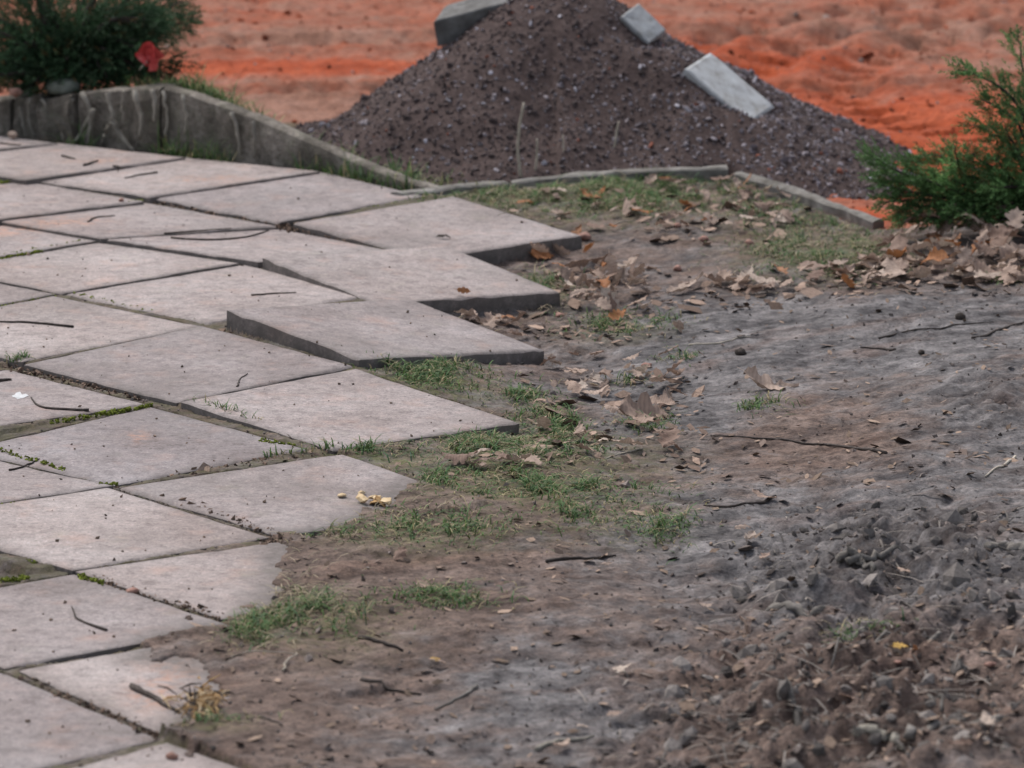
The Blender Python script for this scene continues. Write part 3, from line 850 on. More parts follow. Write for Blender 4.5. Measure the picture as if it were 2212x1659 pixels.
scatter_stones('gravel', np.c_[px_, py_, pz + sz * .15], sz, np.clip(cols, 0, .7), M_stone, pile, 'ico', .55)

m_ = 2600
qx, qy = rng.uniform(-1.7, 1.7, m_), rng.uniform(13.3, 17.4, m_); qz = clayz(qx, qy); k = (qz > -.2) & (clay_h(qx, qy)[1] < .5) & (pile_h(qx, qy) < qz - .01)
qx, qy, qz = qx[k], qy[k], qz[k]; n = len(qx); sz = rng.gamma(2, .0018, n) + .0015
cols = np.where(rng.random((n, 1)) < .75, np.array([.23, .062, .030]) * rng.uniform(.45, 1.3, (n, 1)), np.array([.24, .19, .17]) * rng.uniform(.5, 1.3, (n, 1)))
scatter_stones('clay_crumbs', np.c_[qx, qy, qz], sz, cols, M_crumb, None, 'ico', .6)

# concrete blocks lying on the pile
def block(name, C, thick, mat, label, seed):
    """C: four top corners in order; a roughened block hanging below them"""
    C = np.asarray(C, float); nrm = np.cross(C[3] - C[0], C[1] - C[0]); nrm /= np.linalg.norm(nrm)
    if nrm[2] < 0: nrm = -nrm
    k = 9; e = np.r_[0, .03, np.linspace(.1, .9, k - 4), .97, 1.0]; uu, vv = np.meshgrid(e, e); u, v = uu.ravel()[:, None], vv.ravel()[:, None]
    P = (1 - u) * (1 - v) * C[0] + u * (1 - v) * C[1] + u * v * C[2] + (1 - u) * v * C[3]
    m = np.minimum(np.minimum(uu, 1 - uu), np.minimum(vv, 1 - vv)).ravel()
    P = P - nrm[None] * np.where(m < .001, .004, 0)[:, None] + nrm[None] * (.003 * fbm(P[:, 0] * 25, P[:, 1] * 25 + P[:, 2] * 20, seed, 3))[:, None]
    kk = len(e); F = [tuple(f) for f in gridF(kk, kk)]
    ring = list(range(kk)) + [kk * (j + 1) - 1 for j in range(1, kk)] + [kk * (kk - 1) + i for i in range(kk - 2, -1, -1)] + [kk * j for j in range(kk - 2, 0, -1)]
    k0 = len(P); L = len(ring)
    V = np.r_[P, P[ring] - nrm * thick]
    F += [(ring[i], ring[(i + 1) % L], k0 + (i + 1) % L, k0 + i) for i in range(L)] + [tuple(range(k0, k0 + L))]
    c = V.mean(0)
    o = link(name, mesh_py(name, V - c, F), mat, None, c)
    bm_fix(o.data)
    return tag(o, label, 'concrete block', 'concrete blocks lying on the gravel pile')

def bm_fix(me):
    import bmesh
    b = bmesh.new(); b.from_mesh(me); bmesh.ops.recalc_face_normals(b, faces=b.faces); b.to_mesh(me); b.free(); me.update()

block('concrete_block', [[.4579, 14.015, .2124], [.5308, 14.1524, .2361], [.7014, 14.085, .1015], [.6285, 13.9476, .0778]], .024, M_block, 'pale whitish concrete block lying on the right slope of the gravel pile', 900)
block('concrete_block', [[.2938, 14.2344, .3203], [.342, 14.293, .3485], [.4157, 14.2656, .2795], [.3675, 14.207, .2513]], .05, M_block, 'small grey concrete block tilted near the top of the gravel pile', 910)
a0, a1 = UY(936, 46, 14.28), UY(1150, -10, 14.36)
bk = np.array([.03, .11, .028])
block('concrete_block', [a0, a0 + bk, a1 + bk, a1], .07, M_dblock, 'long grey concrete slab lying behind the left shoulder of the gravel pile', 920)

# ------------------------------------------------------------------ junipers
def sprigs(P, D, L, col, nleaf=11, lw=.0017, ll=.010):
    """small needle-leaved shoots: V, F, colours"""
    n = len(P)
    D = D / np.linalg.norm(D, axis=1)[:, None]
    up = np.tile([0, 0, 1.0], (n, 1)) + rng.normal(0, .3, (n, 3))
    A = np.cross(D, up); A /= np.linalg.norm(A, axis=1)[:, None]; B = np.cross(A, D)
    Vs, Cs = [], []
    for k in range(nleaf):
        f = (k + .4) / nleaf
        az = k * 2.4 + rng.uniform(0, .8, n)
        spread = .95 * (1 - .55 * f)
        dirv = D * (1 - .3 * spread) + (A * np.cos(az)[:, None] + B * np.sin(az)[:, None]) * spread
        dirv /= np.linalg.norm(dirv, axis=1)[:, None]
        base = P + D * (L * f)[:, None]
        l = ll * (1.15 - .5 * f) * rng.uniform(.8, 1.3, n)
        side = np.cross(dirv, rng.normal(size=(n, 3))); side /= np.linalg.norm(side, axis=1)[:, None]
        w = lw * rng.uniform(.8, 1.3, n)
        a = base - side * w[:, None] * .5; b = base + side * w[:, None] * .5
        m1 = base + dirv * (l * .55)[:, None] + side * w[:, None] * .8; m2 = base + dirv * (l * .55)[:, None] - side * w[:, None] * .8
        tip = base + dirv * l[:, None]
        Vs.append(np.stack([a, b, m1, tip, m2], 1))
        Cs.append(np.repeat((col * (.8 + .5 * f) * rng.uniform(.75, 1.25, (n, 1)))[:, None, :], 5, 1))
    V = np.concatenate(Vs, 1).reshape(-1, 3); C = np.concatenate(Cs, 1).reshape(-1, 3)
    F = np.arange(len(V)).reshape(-1, 5)
    return V, F, C

def juniper(name, label, branches, base, col, dens, fat, trunk_r, seedj=0):
    root = empty(name, base)
    tag(root, label, 'juniper')
    tr = resample([np.array(base) + [0, 0, -.05], np.array(base) + [0, 0, .05], np.array(base) + [-.01, 0, .12]], 6, .002, 5)
    V, F = tube(tr - np.array(base), np.linspace(trunk_r, trunk_r * .6, 6), 8, .1, 3)
    link('trunk', mesh_py('trunk', V, F, True), M_twig, root)
    PP, DD = [], []
    for bi, br in enumerate(branches):
        pts = resample(br, 14, .004, bi)
        V, F = tube(pts - np.array(base), np.linspace(trunk_r * .55, .0015, 14), 5, .1, bi)
        link('branch', mesh_py('branch', V, F, True), M_twig, root)
        ln = np.linalg.norm(np.diff(pts, axis=0), axis=1).sum()
        m = int(dens * ln)
        t = rng.uniform(.12, 1, m) ** .8
        idx = t * 13; i0 = np.minimum(idx.astype(int), 12); f = (idx - i0)[:, None]
        p = pts[i0] * (1 - f) + pts[i0 + 1] * f
        tang = pts[i0 + 1] - pts[i0]; tang /= np.linalg.norm(tang, axis=1)[:, None]
        off = rng.normal(size=(m, 3)); off -= tang * (off * tang).sum(1)[:, None]; off /= np.linalg.norm(off, axis=1)[:, None]
        rad = fat * (1.1 - .75 * t)[:, None] * rng.uniform(.05, 1, (m, 1)) ** .7
        clump = .5 + .9 * (vn(t * 9 + bi * 3.3, np.full(m, bi * 1.7), 951)[:, None] + .5)
        p = p + off * rad * clump * np.array([1.15, 1.15, .75])
        PP.append(p); DD.append(tang * 1.1 + off * np.array([.9, .9, .45]) + np.array([0, 0, .15]) + rng.normal(0, .2, (m, 3)))
    P = np.concatenate(PP); D = np.concatenate(DD); n = len(P)
    L = rng.uniform(.020, .046, n)
    cc = col[None] * (.6 + .9 * (vn(P[:, 0] * 14, P[:, 2] * 14 + P[:, 1] * 9, 961) + .5))[:, None] * rng.uniform(.7, 1.3, (n, 1))
    br_ = rng.random(n) < .05
    cc = np.where(br_[:, None], np.array([.10, .075, .03]) * rng.uniform(.7, 1.3, (n, 1)), cc)
    V, F, C = sprigs(P, D, L, cc)
    me = mesh_np('foliage', V - np.array(base), F, False); colattr(me, 'tone', np.clip(C, 0, .5))
    o = link('foliage', me, M_foli, root); o['kind'] = 'stuff'
    return root

def B(y0, y1, *pp):
    k = len(pp)
    return [UY(p[0], p[1], y0 + (y1 - y0) * i / (k - 1)) for i, p in enumerate(pp)]
rbase = ground(2290, 520, soilz); rbase = np.array([rbase[0], 13.0, -.04])
RBR = [B(13.0, 12.90, (2270, 440), (2120, 425), (2010, 400), (1930, 365), (1868, 330)),
       B(13.0, 13.05, (2270, 430), (2150, 385), (2080, 352), (2030, 335), (1990, 335)),
       B(13.0, 13.0, (2270, 420), (2200, 330), (2140, 282), (2092, 268)),
       B(13.0, 12.95, (2270, 400), (2215, 250), (2150, 175), (2068, 150)),
       B(13.0, 13.05, (2270, 400), (2250, 250), (2212, 150), (2196, 76)),
       B(13.0, 12.86, (2270, 460), (2130, 455), (2000, 440), (1930, 462)),
       B(13.0, 12.92, (2270, 440), (2160, 410), (2070, 370), (2062, 312)),
       B(13.0, 12.9, (2270, 430), (2200, 395), (2130, 350), (2100, 330)),
       B(13.0, 12.88, (2270, 450), (2150, 430), (2040, 430), (1905, 400)),
       B(13.0, 12.95, (2270, 420), (2235, 330), (2180, 240), (2120, 215)),
       B(13.0, 12.93, (2270, 430), (2220, 380), (2190, 320), (2170, 270)),
       B(13.0, 12.85, (2280, 460), (2200, 440), (2110, 440), (2050, 470)),
       B(13.0, 13.1, (2280, 400), (2260, 320), (2210, 240), (2190, 190)),
       B(13.0, 12.85, (2280, 460), (2230, 420), (2180, 400), (2140, 410)),
       B(13.0, 12.88, (2280, 455), (2160, 450), (2080, 420), (1980, 380)),
       B(13.0, 12.9, (2280, 470), (2240, 460), (2180, 470), (2120, 480)),
       B(13.0, 12.86, (2270, 450), (2120, 445), (2000, 430), (1892, 436)),
       B(13.0, 12.84, (2270, 465), (2120, 460), (2020, 455), (1940, 478)),
       B(13.0, 12.9, (2270, 440), (2100, 420), (1980, 400), (1895, 372)),
       B(13.0, 12.95, (2270, 430), (2120, 400), (2020, 375), (1960, 352)),
       B(13.0, 12.84, (2270, 465), (2150, 465), (2060, 460), (2000, 478)),
       B(13.0, 12.9, (2270, 450), (2150, 425), (2080, 400), (2030, 372)),
       B(13.0, 12.9, (2270, 450), (2220, 420), (2160, 380), (2150, 340)),
       B(13.0, 12.9, (2280, 450), (2250, 400), (2210, 360), (2195, 320))]
juniper('juniper_bush', 'bright green spreading juniper over the leaf drift', RBR, rbase, np.array([.085, .160, .055]), 420, .060, .014)
lb = np.array([-1.22, 14.42, .08])
LBR = []
for k in range(56):
    r_ = np.random.default_rng(40 + k)
    ex = r_.uniform(-180, 380); ey = r_.uniform(-90, 170)
    if k < 14: ex, ey = [412, 345, 372, 318, 395, 350, 300, 415, 330, 290, 360, 250, 200, 310][k], [30, 62, 80, 110, 2, -25, 140, 55, 20, 60, 40, 160, 165, -40][k]
    if ex > 290 and ey > 130: ey = 110
    yy = 14.42 + r_.uniform(-.20, .25)
    if k > 35: ex, ey, yy = -120 + (k - 36) * 27, 178 - abs(k - 44) * 2, 14.30 + r_.uniform(-.06, .10)
    e = UY(ex, ey, yy)
    midp = .5 * (lb + e) + np.array([0, r_.uniform(-.05, .05), .03 + .10 * r_.random()])
    LBR.append([lb + [0, 0, .03], .6 * lb + .4 * midp + [0, 0, .03], midp, e])
juniper('juniper_bush', 'dark green juniper on the raised bed behind the low wall', LBR, lb, np.array([.036, .072, .034]), 520, .105, .03)

# ------------------------------------------------------------------ grass
def blades(name, P, L, lean, col, w=.0016, parent=None, flat=1.0):
    n = len(P)
    az = rng.uniform(0, 2 * math.pi, n); d = np.c_[np.cos(az), np.sin(az), np.zeros(n)]
    s = np.c_[-np.sin(az), np.cos(az), np.zeros(n)]
    Vs = []
    for k, f in enumerate((0, .4, .75, 1.0)):
        out = np.sin(lean * f * 1.2) * f; upv = np.cos(lean * f * 1.1) * f
        c = P + d * (L * out)[:, None] + np.array([0, 0, 1]) * (L * upv * flat)[:, None]
        ww = w * (1, .9, .6, .05)[k] * rng.uniform(.9, 1.1, n)
        Vs += [c - s * ww[:, None], c + s * ww[:, None]]
    V = np.stack(Vs, 1).reshape(-1, 3)
    f = np.array([(0, 1, 3, 2), (2, 3, 5, 4), (4, 5, 7, 6)])
    F = (f[None] + (np.arange(n) * 8)[:, None, None]).reshape(-1, 4)
    me = mesh_np(name, V, F, False)
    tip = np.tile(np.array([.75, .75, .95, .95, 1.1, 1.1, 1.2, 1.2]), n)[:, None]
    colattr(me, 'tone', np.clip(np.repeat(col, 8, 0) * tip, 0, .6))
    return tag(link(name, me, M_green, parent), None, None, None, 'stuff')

def patch_points(lst, per, f=soilz, avoid_slab=True, clump=1.0):
    out = []
    for (px, py, rx, ry, w) in lst:
        c = U(px, py, -.02); n = int(per * w * rx * ry / 1000)
        sx = rx / FPX * c[1]; sy = ry / FPX * c[1] / math.sin(PITCH)
        x = c[0] + rng.normal(0, .5, n) * sx; y = c[1] + rng.normal(0, .5, n) * sy
        cl = sstep(.35, .75, vn(x * 20, y * 8, 971) + vn(x * 60, y * 25, 972) * .5 + .5)
        k = rng.random(n) < (cl * 1.6 if clump else 1.0)
        x, y = x[k], y[k]
        if avoid_slab:
            k = (slab_at(x, y) < -5) | inpoly(COVER, x, y); x, y = x[k], y[k]
        k = (y - border(x)) < .0; x, y = x[k], y[k]
        out.append(np.c_[x, y, f(x, y)])
    return np.concatenate(out)

def gcol(n, dry=.3):
    c = np.array([.070, .125, .040]) * rng.uniform(.6, 1.5, (n, 1)) * np.array([1, 1, 1]) + rng.normal(0, .008, (n, 3))
    k = rng.random(n) < dry
    c = np.where(k[:, None], np.array([.30, .25, .14]) * rng.uniform(.6, 1.3, (n, 1)), c)
    return np.clip(c, .01, .5)

GP = [(1280, 420, 330, 40, 2.0), (1780, 530, 170, 50, .9), (930, 812, 130, 34, .9), (1180, 905, 80, 45, 1.0), (1080, 960, 190, 35, 1.1),
      (1120, 1045, 240, 26, 1.2), (880, 1150, 200, 30, .8), (560, 1385, 70, 30, .8), (690, 1350, 120, 36, .55), (1330, 665, 110, 22, 1.0), (480, 1590, 90, 8, .6),
      (1180, 590, 70, 30, 1.0), (1300, 1110, 160, 35, .5), (1650, 860, 50, 14, 1.0), (1460, 745, 40, 14, 1.0), (1400, 880, 60, 25, .8), (820, 978, 100, 14, 1.3), (1715, 440, 150, 26, 1.2), (1350, 388, 230, 12, 1.6), (1050, 404, 70, 10, 1.6), (1790, 470, 90, 16, 1.2),
      (1090, 590, 60, 14, 1.2), (1000, 690, 60, 10, .6), (1850, 1395, 70, 14, .5), (2170, 590, 40, 12, 1.0), (1130, 830, 60, 20, .7), (1400, 1130, 90, 30, .6), (950, 1310, 120, 22, .5),
      (1380, 790, 60, 10, .6), (900, 780, 60, 10, 1.2)]
P = patch_points(GP, 300)
n = len(P)
blades('grass', P, rng.gamma(4, .0055, n) + .005, rng.uniform(.6, 1.5, n), gcol(n, .2), .0013, None, .75)
P = patch_points([(a, b, rx * 1.25, ry * 1.5, w) for a, b, rx, ry, w in GP], 70, soilz, True, 0.0)
n = len(P)
blades('grass', P, rng.gamma(3, .005, n) + .004, rng.uniform(.9, 1.5, n), gcol(n, .35), .0012, None, .5)
# dry straw lying over the far bed
P = patch_points([(1250, 425, 330, 40, 1), (1790, 530, 190, 45, 1.2), (1080, 950, 200, 45, .5), (760, 1120, 200, 60, .3), (620, 1330, 140, 80, .3), (1180, 600, 90, 50, .7)], 110)
n = len(P)
blades('dry_grass', P + [0, 0, .003], rng.uniform(.02, .06, n), rng.uniform(1.2, 1.5, n), np.array([.31, .255, .17]) * rng.uniform(.5, 1.2, (n, 1)), .0012, None, .4)
# grass in two joints of the paving
def line_pts(segs, n, sx, z=None):
    o = []
    for (a, b) in segs:
        t = rng.random(n); x = a[0] + (b[0] - a[0]) * t; y = a[1] + (b[1] - a[1]) * t
        p = np.array([U(i, j, -.004) for i, j in zip(x, y)]); p[:, :2] += rng.normal(0, sx, (n, 2)) * [1, 2.5]
        o.append(p)
    return np.concatenate(o)
P = line_pts([((400, 868), (560, 915)), ((440, 880), (520, 900)), ((570, 990), (720, 966)), ((760, 782), (850, 786)), ((60, 778), (20, 783))], 60, .004)
n = len(P); blades('grass', P, rng.uniform(.012, .035, n), rng.uniform(.4, 1.4, n), gcol(n, .2), .0014)
# grass behind the wall and beyond the edging
def clay_grass():
    o = []
    for (a, b, n, wd) in (((470, 225), (945, 400), 900, .06), ((560, 262), (860, 380), 1900, .10), ((330, 180), (520, 210), 380, .12), ((0, 200), (350, 186), 800, .16), ((950, 396), (1300, 378), 420, .05), ((290, 165), (420, 178), 500, .15)):
        t = rng.random(n)
        px, py = a[0] + (b[0] - a[0]) * t, a[1] + (b[1] - a[1]) * t
        o_ = np.array([N1[0], N1[1] + .055])
        for i in range(n):
            if a[0] < 940 and b[0] < 946:
                d = ray(px[i], py[i]); k = (o_ @ wn2) / (d[:2] @ wn2); q = (d * k)[:2] + wn2 * (.065 + abs(rng.normal(0, wd)))
            else:
                q = U(px[i], py[i], -.03)[:2] + np.array([0, .08 + abs(rng.normal(0, wd))])
            o.append((q[0], q[1]))
    o = np.array(o); z = clayz(o[:, 0], o[:, 1]); k = z > -.3
    return np.c_[o, z][k]
P = clay_grass(); n = len(P)
blades('grass', P, rng.gamma(2.8, .011, n) + .007, rng.uniform(.3, 1.5, n), gcol(n, .3) * np.array([.8, .95, .8]), .0018)

P = []
for (a, b, m_) in (((330, 332), (500, 352), 260), ((20, 298), (200, 316), 120), ((640, 370), (800, 394), 140), ((720, 385), (900, 410), 90)):
    for t in rng.random(m_):
        q = U(a[0] + (b[0] - a[0]) * t, a[1] + (b[1] - a[1]) * t, 0)[:2] + np.array([0, abs(rng.normal(0, .03)) + .02]); P.append((q[0], q[1], soilz(q[0], q[1])))
P = np.array(P); P = P[P[:, 2] > -.2]; n = len(P)
blades('grass', P, rng.gamma(5, .009, n) + .02, rng.uniform(.1, 1.0, n), gcol(n, .15) * .8, .0018)

# moss in the joints
MOSS = [((0, 553), (205, 520)), ((130, 503), (210, 520)), ((320, 421), (605, 382)), ((0, 397), (58, 388)), ((30, 390), (58, 388)), ((275, 440), (306, 436)), ((155, 636), (274, 664)), ((150, 634), (250, 614)),
        ((378, 592), (513, 571)), ((108, 914), (252, 891)), ((0, 1096), (79, 1078)), ((0, 974), (140, 1018)), ((210, 1050), (250, 1049)), ((0, 1090), (72, 1078)), ((60, 1215), (76, 1222)), ((799, 452), (928, 430)),
        ((868, 416), (925, 425)), ((0, 560), (90, 545)), ((170, 1245), (220, 1262)), ((0, 664), (120, 640)), ((240, 892), (330, 878)), ((560, 955), (640, 965)), ((280, 664), (420, 695)), ((0, 1258), (60, 1248))]
P = line_pts(MOSS, 95, .0022); P[:, 2] = -.006 + rng.uniform(0, .007, len(P)); n = len(P)
scatter_stones('moss', P, rng.uniform(.002, .0055, n), np.clip(np.array([.115, .135, .022]) * rng.uniform(.45, 1.6, (n, 1)), 0, .3), M_crumb, None, 'oct', .6)

# ------------------------------------------------------------------ soil crumbs, pebbles, litter
def soil_scatter(n, x0=0, x1=2212, y0=560, y1=1659):
    px = rng.uniform(x0 - 40, x1 + 40, n); py = rng.uniform(y0, y1 + 40, n)
    p = np.array([U(a, b, -.01) for a, b in zip(px, py)])
    x, y = p[:, 0], p[:, 1]
    k = ((slab_at(x, y) < -5) | inpoly(COVER, x, y)) & (y < border(x) - .05)
    x, y = x[k], y[k]
    return np.c_[x, y, soilz(x, y)]
P = soil_scatter(12000)
R = rough_amt(P[:, 0], P[:, 1]); k = rng.random(len(P)) < .12 + .6 * R; P = P[k]; R = R[k]; n = len(P)
sz = rng.gamma(2.5, .0009, n) * (1 + .7 * R) + .0008
cc = np.array([.13, .108, .097]) * rng.uniform(.4, 1.8, (n, 1)) + rng.normal(0, .012, (n, 1)) * np.array([1, .6, .4])
P[:, 2] += sz * .2
scatter_stones('soil_crumbs', P, sz, np.clip(cc, .015, .5), M_crumb, None, 'oct', .6)
P = soil_scatter(420, 1450, 2212, 1020, 1659)
R = rough_amt(P[:, 0], P[:, 1]); P = P[R > .6]; n = len(P); sz = rng.gamma(2.0, .0042, n) + .003; P[:, 2] -= sz * .05
cc = np.array([.13, .115, .105]) * rng.uniform(.35, 1.7, (n, 1))
scatter_stones('soil_clods', P, sz, np.clip(cc, .02, .4), M_crumb, None, 'ico', .6)

def litter(name, P, size, cols, mat):
    n = len(P); V = []
    az = rng.uniform(0, 6.28, n); d = np.c_[np.cos(az), np.sin(az), rng.normal(0, .25, n)]; s = np.c_[-np.sin(az), np.cos(az), rng.normal(0, .35, n)]
    a = size[:, None]; b = (size * rng.uniform(.25, .7, n))[:, None]; up = np.array([0, 0, 1.0]) * (size * rng.uniform(-.1, .35, n))[:, None]
    V = np.stack([P - d * a, P - d * a * .2 - s * b + up, P + d * a * .6 - s * b * .6, P + d * a + up * .6, P + d * a * .3 + s * b, P - d * a * .5 + s * b * .8 + up * .5], 1).reshape(-1, 3)
    F = (np.array([(0, 1, 4, 5), (1, 2, 3, 4)])[None] + (np.arange(n) * 6)[:, None, None]).reshape(-1, 4)
    me = mesh_np(name, V, F); colattr(me, 'tone', np.repeat(cols, 6, 0))
    return tag(link(name, me, mat), None, None, None, 'stuff')
P = np.r_[soil_scatter(900, 400, 2212, 900, 1659), soil_scatter(500, 1050, 2212, 560, 1000), soil_scatter(500, 1450, 2212, 1330, 1659)]; n = len(P)
cc = np.where(rng.random((n, 1)) < .6, np.array([.20, .145, .11]), np.array([.12, .09, .075])) * rng.uniform(.5, 1.6, (n, 1))
P[:, 2] += .003
litter('leaf_litter', P, rng.gamma(2.5, .0024, n) + .002, np.clip(cc, .01, .5), M_crumb)
P = soil_scatter(1500, 1300, 2212, 1000, 1659); P = P[rng.random(len(P)) < rough_amt(P[:, 0], P[:, 1]) - .25]; n = len(P)
blades('root_fibres', P + [0, 0, .003], rng.gamma(3, .017, n), rng.uniform(1.15, 1.5, n), np.where(rng.random((n, 1)) < .5, np.array([.045, .036, .03]), np.array([.22, .19, .165])) * rng.uniform(.6, 1.4, (n, 1)), .0020, None, .12)
P = np.r_[soil_scatter(170, 1165, 1400, 540, 660), soil_scatter(110, 1430, 1710, 400, 470), soil_scatter(90, 1480, 1900, 570, 600), soil_scatter(170, 1170, 1480, 770, 945), soil_scatter(70, 1000, 1450, 400, 460), soil_scatter(140, 1880, 2212, 540, 580)]; n = len(P)
cc = np.where(rng.random((n, 1)) < .6, np.array([.28, .20, .155]), np.array([.15, .105, .082])) * rng.uniform(.6, 1.35, (n, 1))
P[:, 2] += .005
litter('leaf_litter', P, rng.gamma(2.5, .0038, n) + .003, np.clip(cc, .02, .55), M_crumb)
# crumbs swept over the slabs
m_ = 420
P = np.array([U(a, b, 0) for a, b in zip(rng.uniform(0, 1150, m_), rng.uniform(320, 1659, m_))]); z = slab_at(P[:, 0], P[:, 1]); P = P[z > -5]; P[:, 2] = z[z > -5] + .001; n = len(P)
scatter_stones('slab_crumbs', P, rng.gamma(2, .0009, n) + .0009, np.array([.09, .065, .05]) * rng.uniform(.3, 2.6, (n, 1)), M_crumb, None, 'oct', .6)
# soil and debris lying in the open joints
P = line_pts([((340, 434), (760, 518)), ((260, 522), (690, 600)), ((20, 792), (320, 862)), ((480, 715), (750, 785)), ((170, 1238), (480, 1335)), ((20, 1450), (350, 1590)), ((330, 1060), (590, 1150)), ((250, 1050), (700, 975)), ((600, 488), (700, 500)), ((560, 566), (680, 595)), ((640, 1160), (560, 1180))], 170, .006)
P[:, 2] = -.008 + rng.uniform(0, .006, len(P)); n = len(P)
scatter_stones('joint_crumbs', P, rng.gamma(3, .001, n) + .001, np.clip(np.array([.13, .09, .068]) * rng.uniform(.3, 1.8, (n, 1)), .01, .4), M_crumb, None, 'oct', .6)

# ------------------------------------------------------------------ fallen leaves
def leaf_mesh(seed, L=.10):
    r_ = np.random.default_rng(seed)
    ns, nc = 15, 7
    t = np.linspace(0, 1, ns)
    env = np.sin(np.pi * t ** .8) ** .7 * (.32 + .06 * r_.normal())
    lob = 1 - .42 * (np.cos(t * 2 * np.pi * (3.6 + r_.uniform(-.4, .5)) + r_.uniform(-.4, .4)) > .25) * sstep(.12, .3, t) - .05 * r_.random(ns)
    lob2 = 1 - .42 * (np.cos(t * 2 * np.pi * (3.6 + r_.uniform(-.4, .5)) + r_.uniform(-.6, .6)) > .25) * sstep(.12, .3, t) - .05 * r_.random(ns)
    wl, wr = np.maximum(env * lob, .012), np.maximum(env * lob2, .012)
    cu, cl, tw = r_.uniform(-1.6, 2.6), r_.uniform(-1.2, 1.6), r_.uniform(-.6, .6)
    V = []
    for i in range(ns):
        for k in range(nc):
            s = -1 + 2 * k / (nc - 1); w = wl[i] if s < 0 else wr[i]
            x, y = (t[i] - .5), s * w
            z = cu * y * y * .9 + cl * (x * x) * .6 + tw * x * y + .035 * math.sin(9 * x + 3 * s + seed) + .02 * r_.normal() * abs(s)
            V.append((x * L, y * L * (1 - .12 * abs(cu)), z * L))
    V = np.array(V); V[:, 2] -= np.percentile(V[:, 2], 8)
    F = [tuple(f) for f in gridF(nc, ns)]
    st = len(V); a = V[nc // 2]
    V = np.r_[V, [a + [0, -.0012, 0], a + [0, .0012, 0], a + [-.018, .0008, .004], a + [-.018, -.0008, .004]]]
    F.append((st, st + 1, st + 2, st + 3))
    return mesh_py('oak_leaf', V, F, True)
LEAF = [leaf_mesh(s, random.uniform(.075, .115)) for s in range(22)]
for m_ in LEAF: m_.materials.append(M_leaf)

def leaf(p, label, group=None, tilt=.35, mat=None, scale=None, me=None, rot=None, lift=.011, cat='leaf'):
    me = me or random.choice(LEAF)
    o = bpy.data.objects.new('oak_leaf', me); COL.objects.link(o)
    o.location = (p[0], p[1], p[2] + lift)
    o.rotation_euler = rot or (random.gauss(0, tilt), random.gauss(0, tilt), random.uniform(0, 6.28))
    s = scale or random.uniform(.65, 1.1); o.scale = (s, s, s * (.8 if group else 1))
    if mat:
        if me.materials[0] is not mat:
            o.material_slots[0].link = 'OBJECT'; o.material_slots[0].material = mat
    return tag(o, label, cat, group)

def leaf_zone(pts_box, n, label, group, tilt=.35, heap=0.0, test=None, rust=.1, sc=(.6, 1.05)):
    rust *= .6; k = 0; tries = 0
    while k < n and tries < n * 30:
        tries += 1
        px, py = random.uniform(pts_box[0], pts_box[2]), random.uniform(pts_box[1], pts_box[3])
        if test and not test(px, py): continue
        p = ground(px, py, soilz)
        if float(slab_at(p[0], p[1])) > -5: continue
        if p[1] > border(p[0]) - .04: continue
        h = heap(px, py) if callable(heap) else heap
        p[2] += random.random() * h
        ru = random.random() < rust; lb_ = label
        if ru: lb_ = 'rusty orange-brown leaf' + label[label.index('leaf') + 4:]
        leaf(p, lb_, group, tilt * .75 + (.25 if h > .02 else 0), M_rust if ru else None, random.uniform(*sc)); k += 1

leaf_zone((1880, 455, 2250, 610), 92, 'dry brown oak leaf in the drift below the green juniper', 'oak leaves drifted under the green juniper', .4,
          lambda a, b: .075 * max(0, 1 - ((a - 2120) / 230) ** 2 - ((b - 520) / 90) ** 2), lambda a, b: b > 690 - a * .11 and b < 612 and (a > 1960 or b > 560 or random.random() < .25), .1, (.65, 1.1))
leaf_zone((1430, 400, 1710, 505), 46, 'dry oak leaf on the grass in front of the edging corner', 'oak leaves by the edging corner', .45, .02, lambda a, b: b > 380 + abs(a - 1560) * .05, .25, (.38, .72))
leaf_zone((1165, 540, 1400, 700), 50, 'dry oak leaf heaped by the two protruding slab corners', 'oak leaves by the protruding slabs', .5, .025, lambda a, b: abs((b - 545) - (a - 1165) * .6) < 75, .12, (.45, .8))
leaf_zone((1170, 770, 1480, 985), 38, 'dry oak leaf among the grass past the tipped slab', 'oak leaves past the tipped slab', .4, .012, None, .06, (.42, .78))
leaf_zone((1480, 560, 1900, 640), 30, 'dry oak leaf along the upper edge of the grey soil', 'oak leaves along the grey soil edge', .35, .008, lambda a, b: abs(b - (650 - (a - 1480) * .14)) < 26, .1, (.5, .95))
leaf_zone((1000, 690, 1180, 740), 9, 'dry oak leaf in the hollow behind the tipped slab', 'oak leaves in the hollow behind the tipped slab', .4, .0, lambda a, b: b > 640 + (a - 925) * .28, .2, (.45, .75))
leaf_zone((990, 985, 1220, 1015), 7, 'flat dull leaf between the two grass bands', 'leaves between the grass bands', .25, .0, None, 0, (.5, .75))
leaf_zone((1400, 1000, 2200, 1640), 10, 'small dull leaf half sunk in the bare soil', 'leaves sunk in the bare soil', .3, .0, None, .1, (.35, .7))
leaf_zone((700, 1200, 1400, 1640), 8, 'small crumpled leaf on the brown soil near the paving', 'leaves on the brown soil', .3, .0, None, .1, (.3, .6))
leaf_zone((1020, 405, 1450, 520), 16, 'small dull brown leaf on the verge behind the far slab', 'small leaves on the verge', .3, .0, lambda a, b: a > 1000 + (b - 405) * 2.2, .1, (.35, .6))
leaf_zone((1080, 400, 1440, 470), 8, 'rusty leaf in the grass behind the paving corner', 'rusty leaves in the far grass', .6, .01, None, .8, (.4, .75))

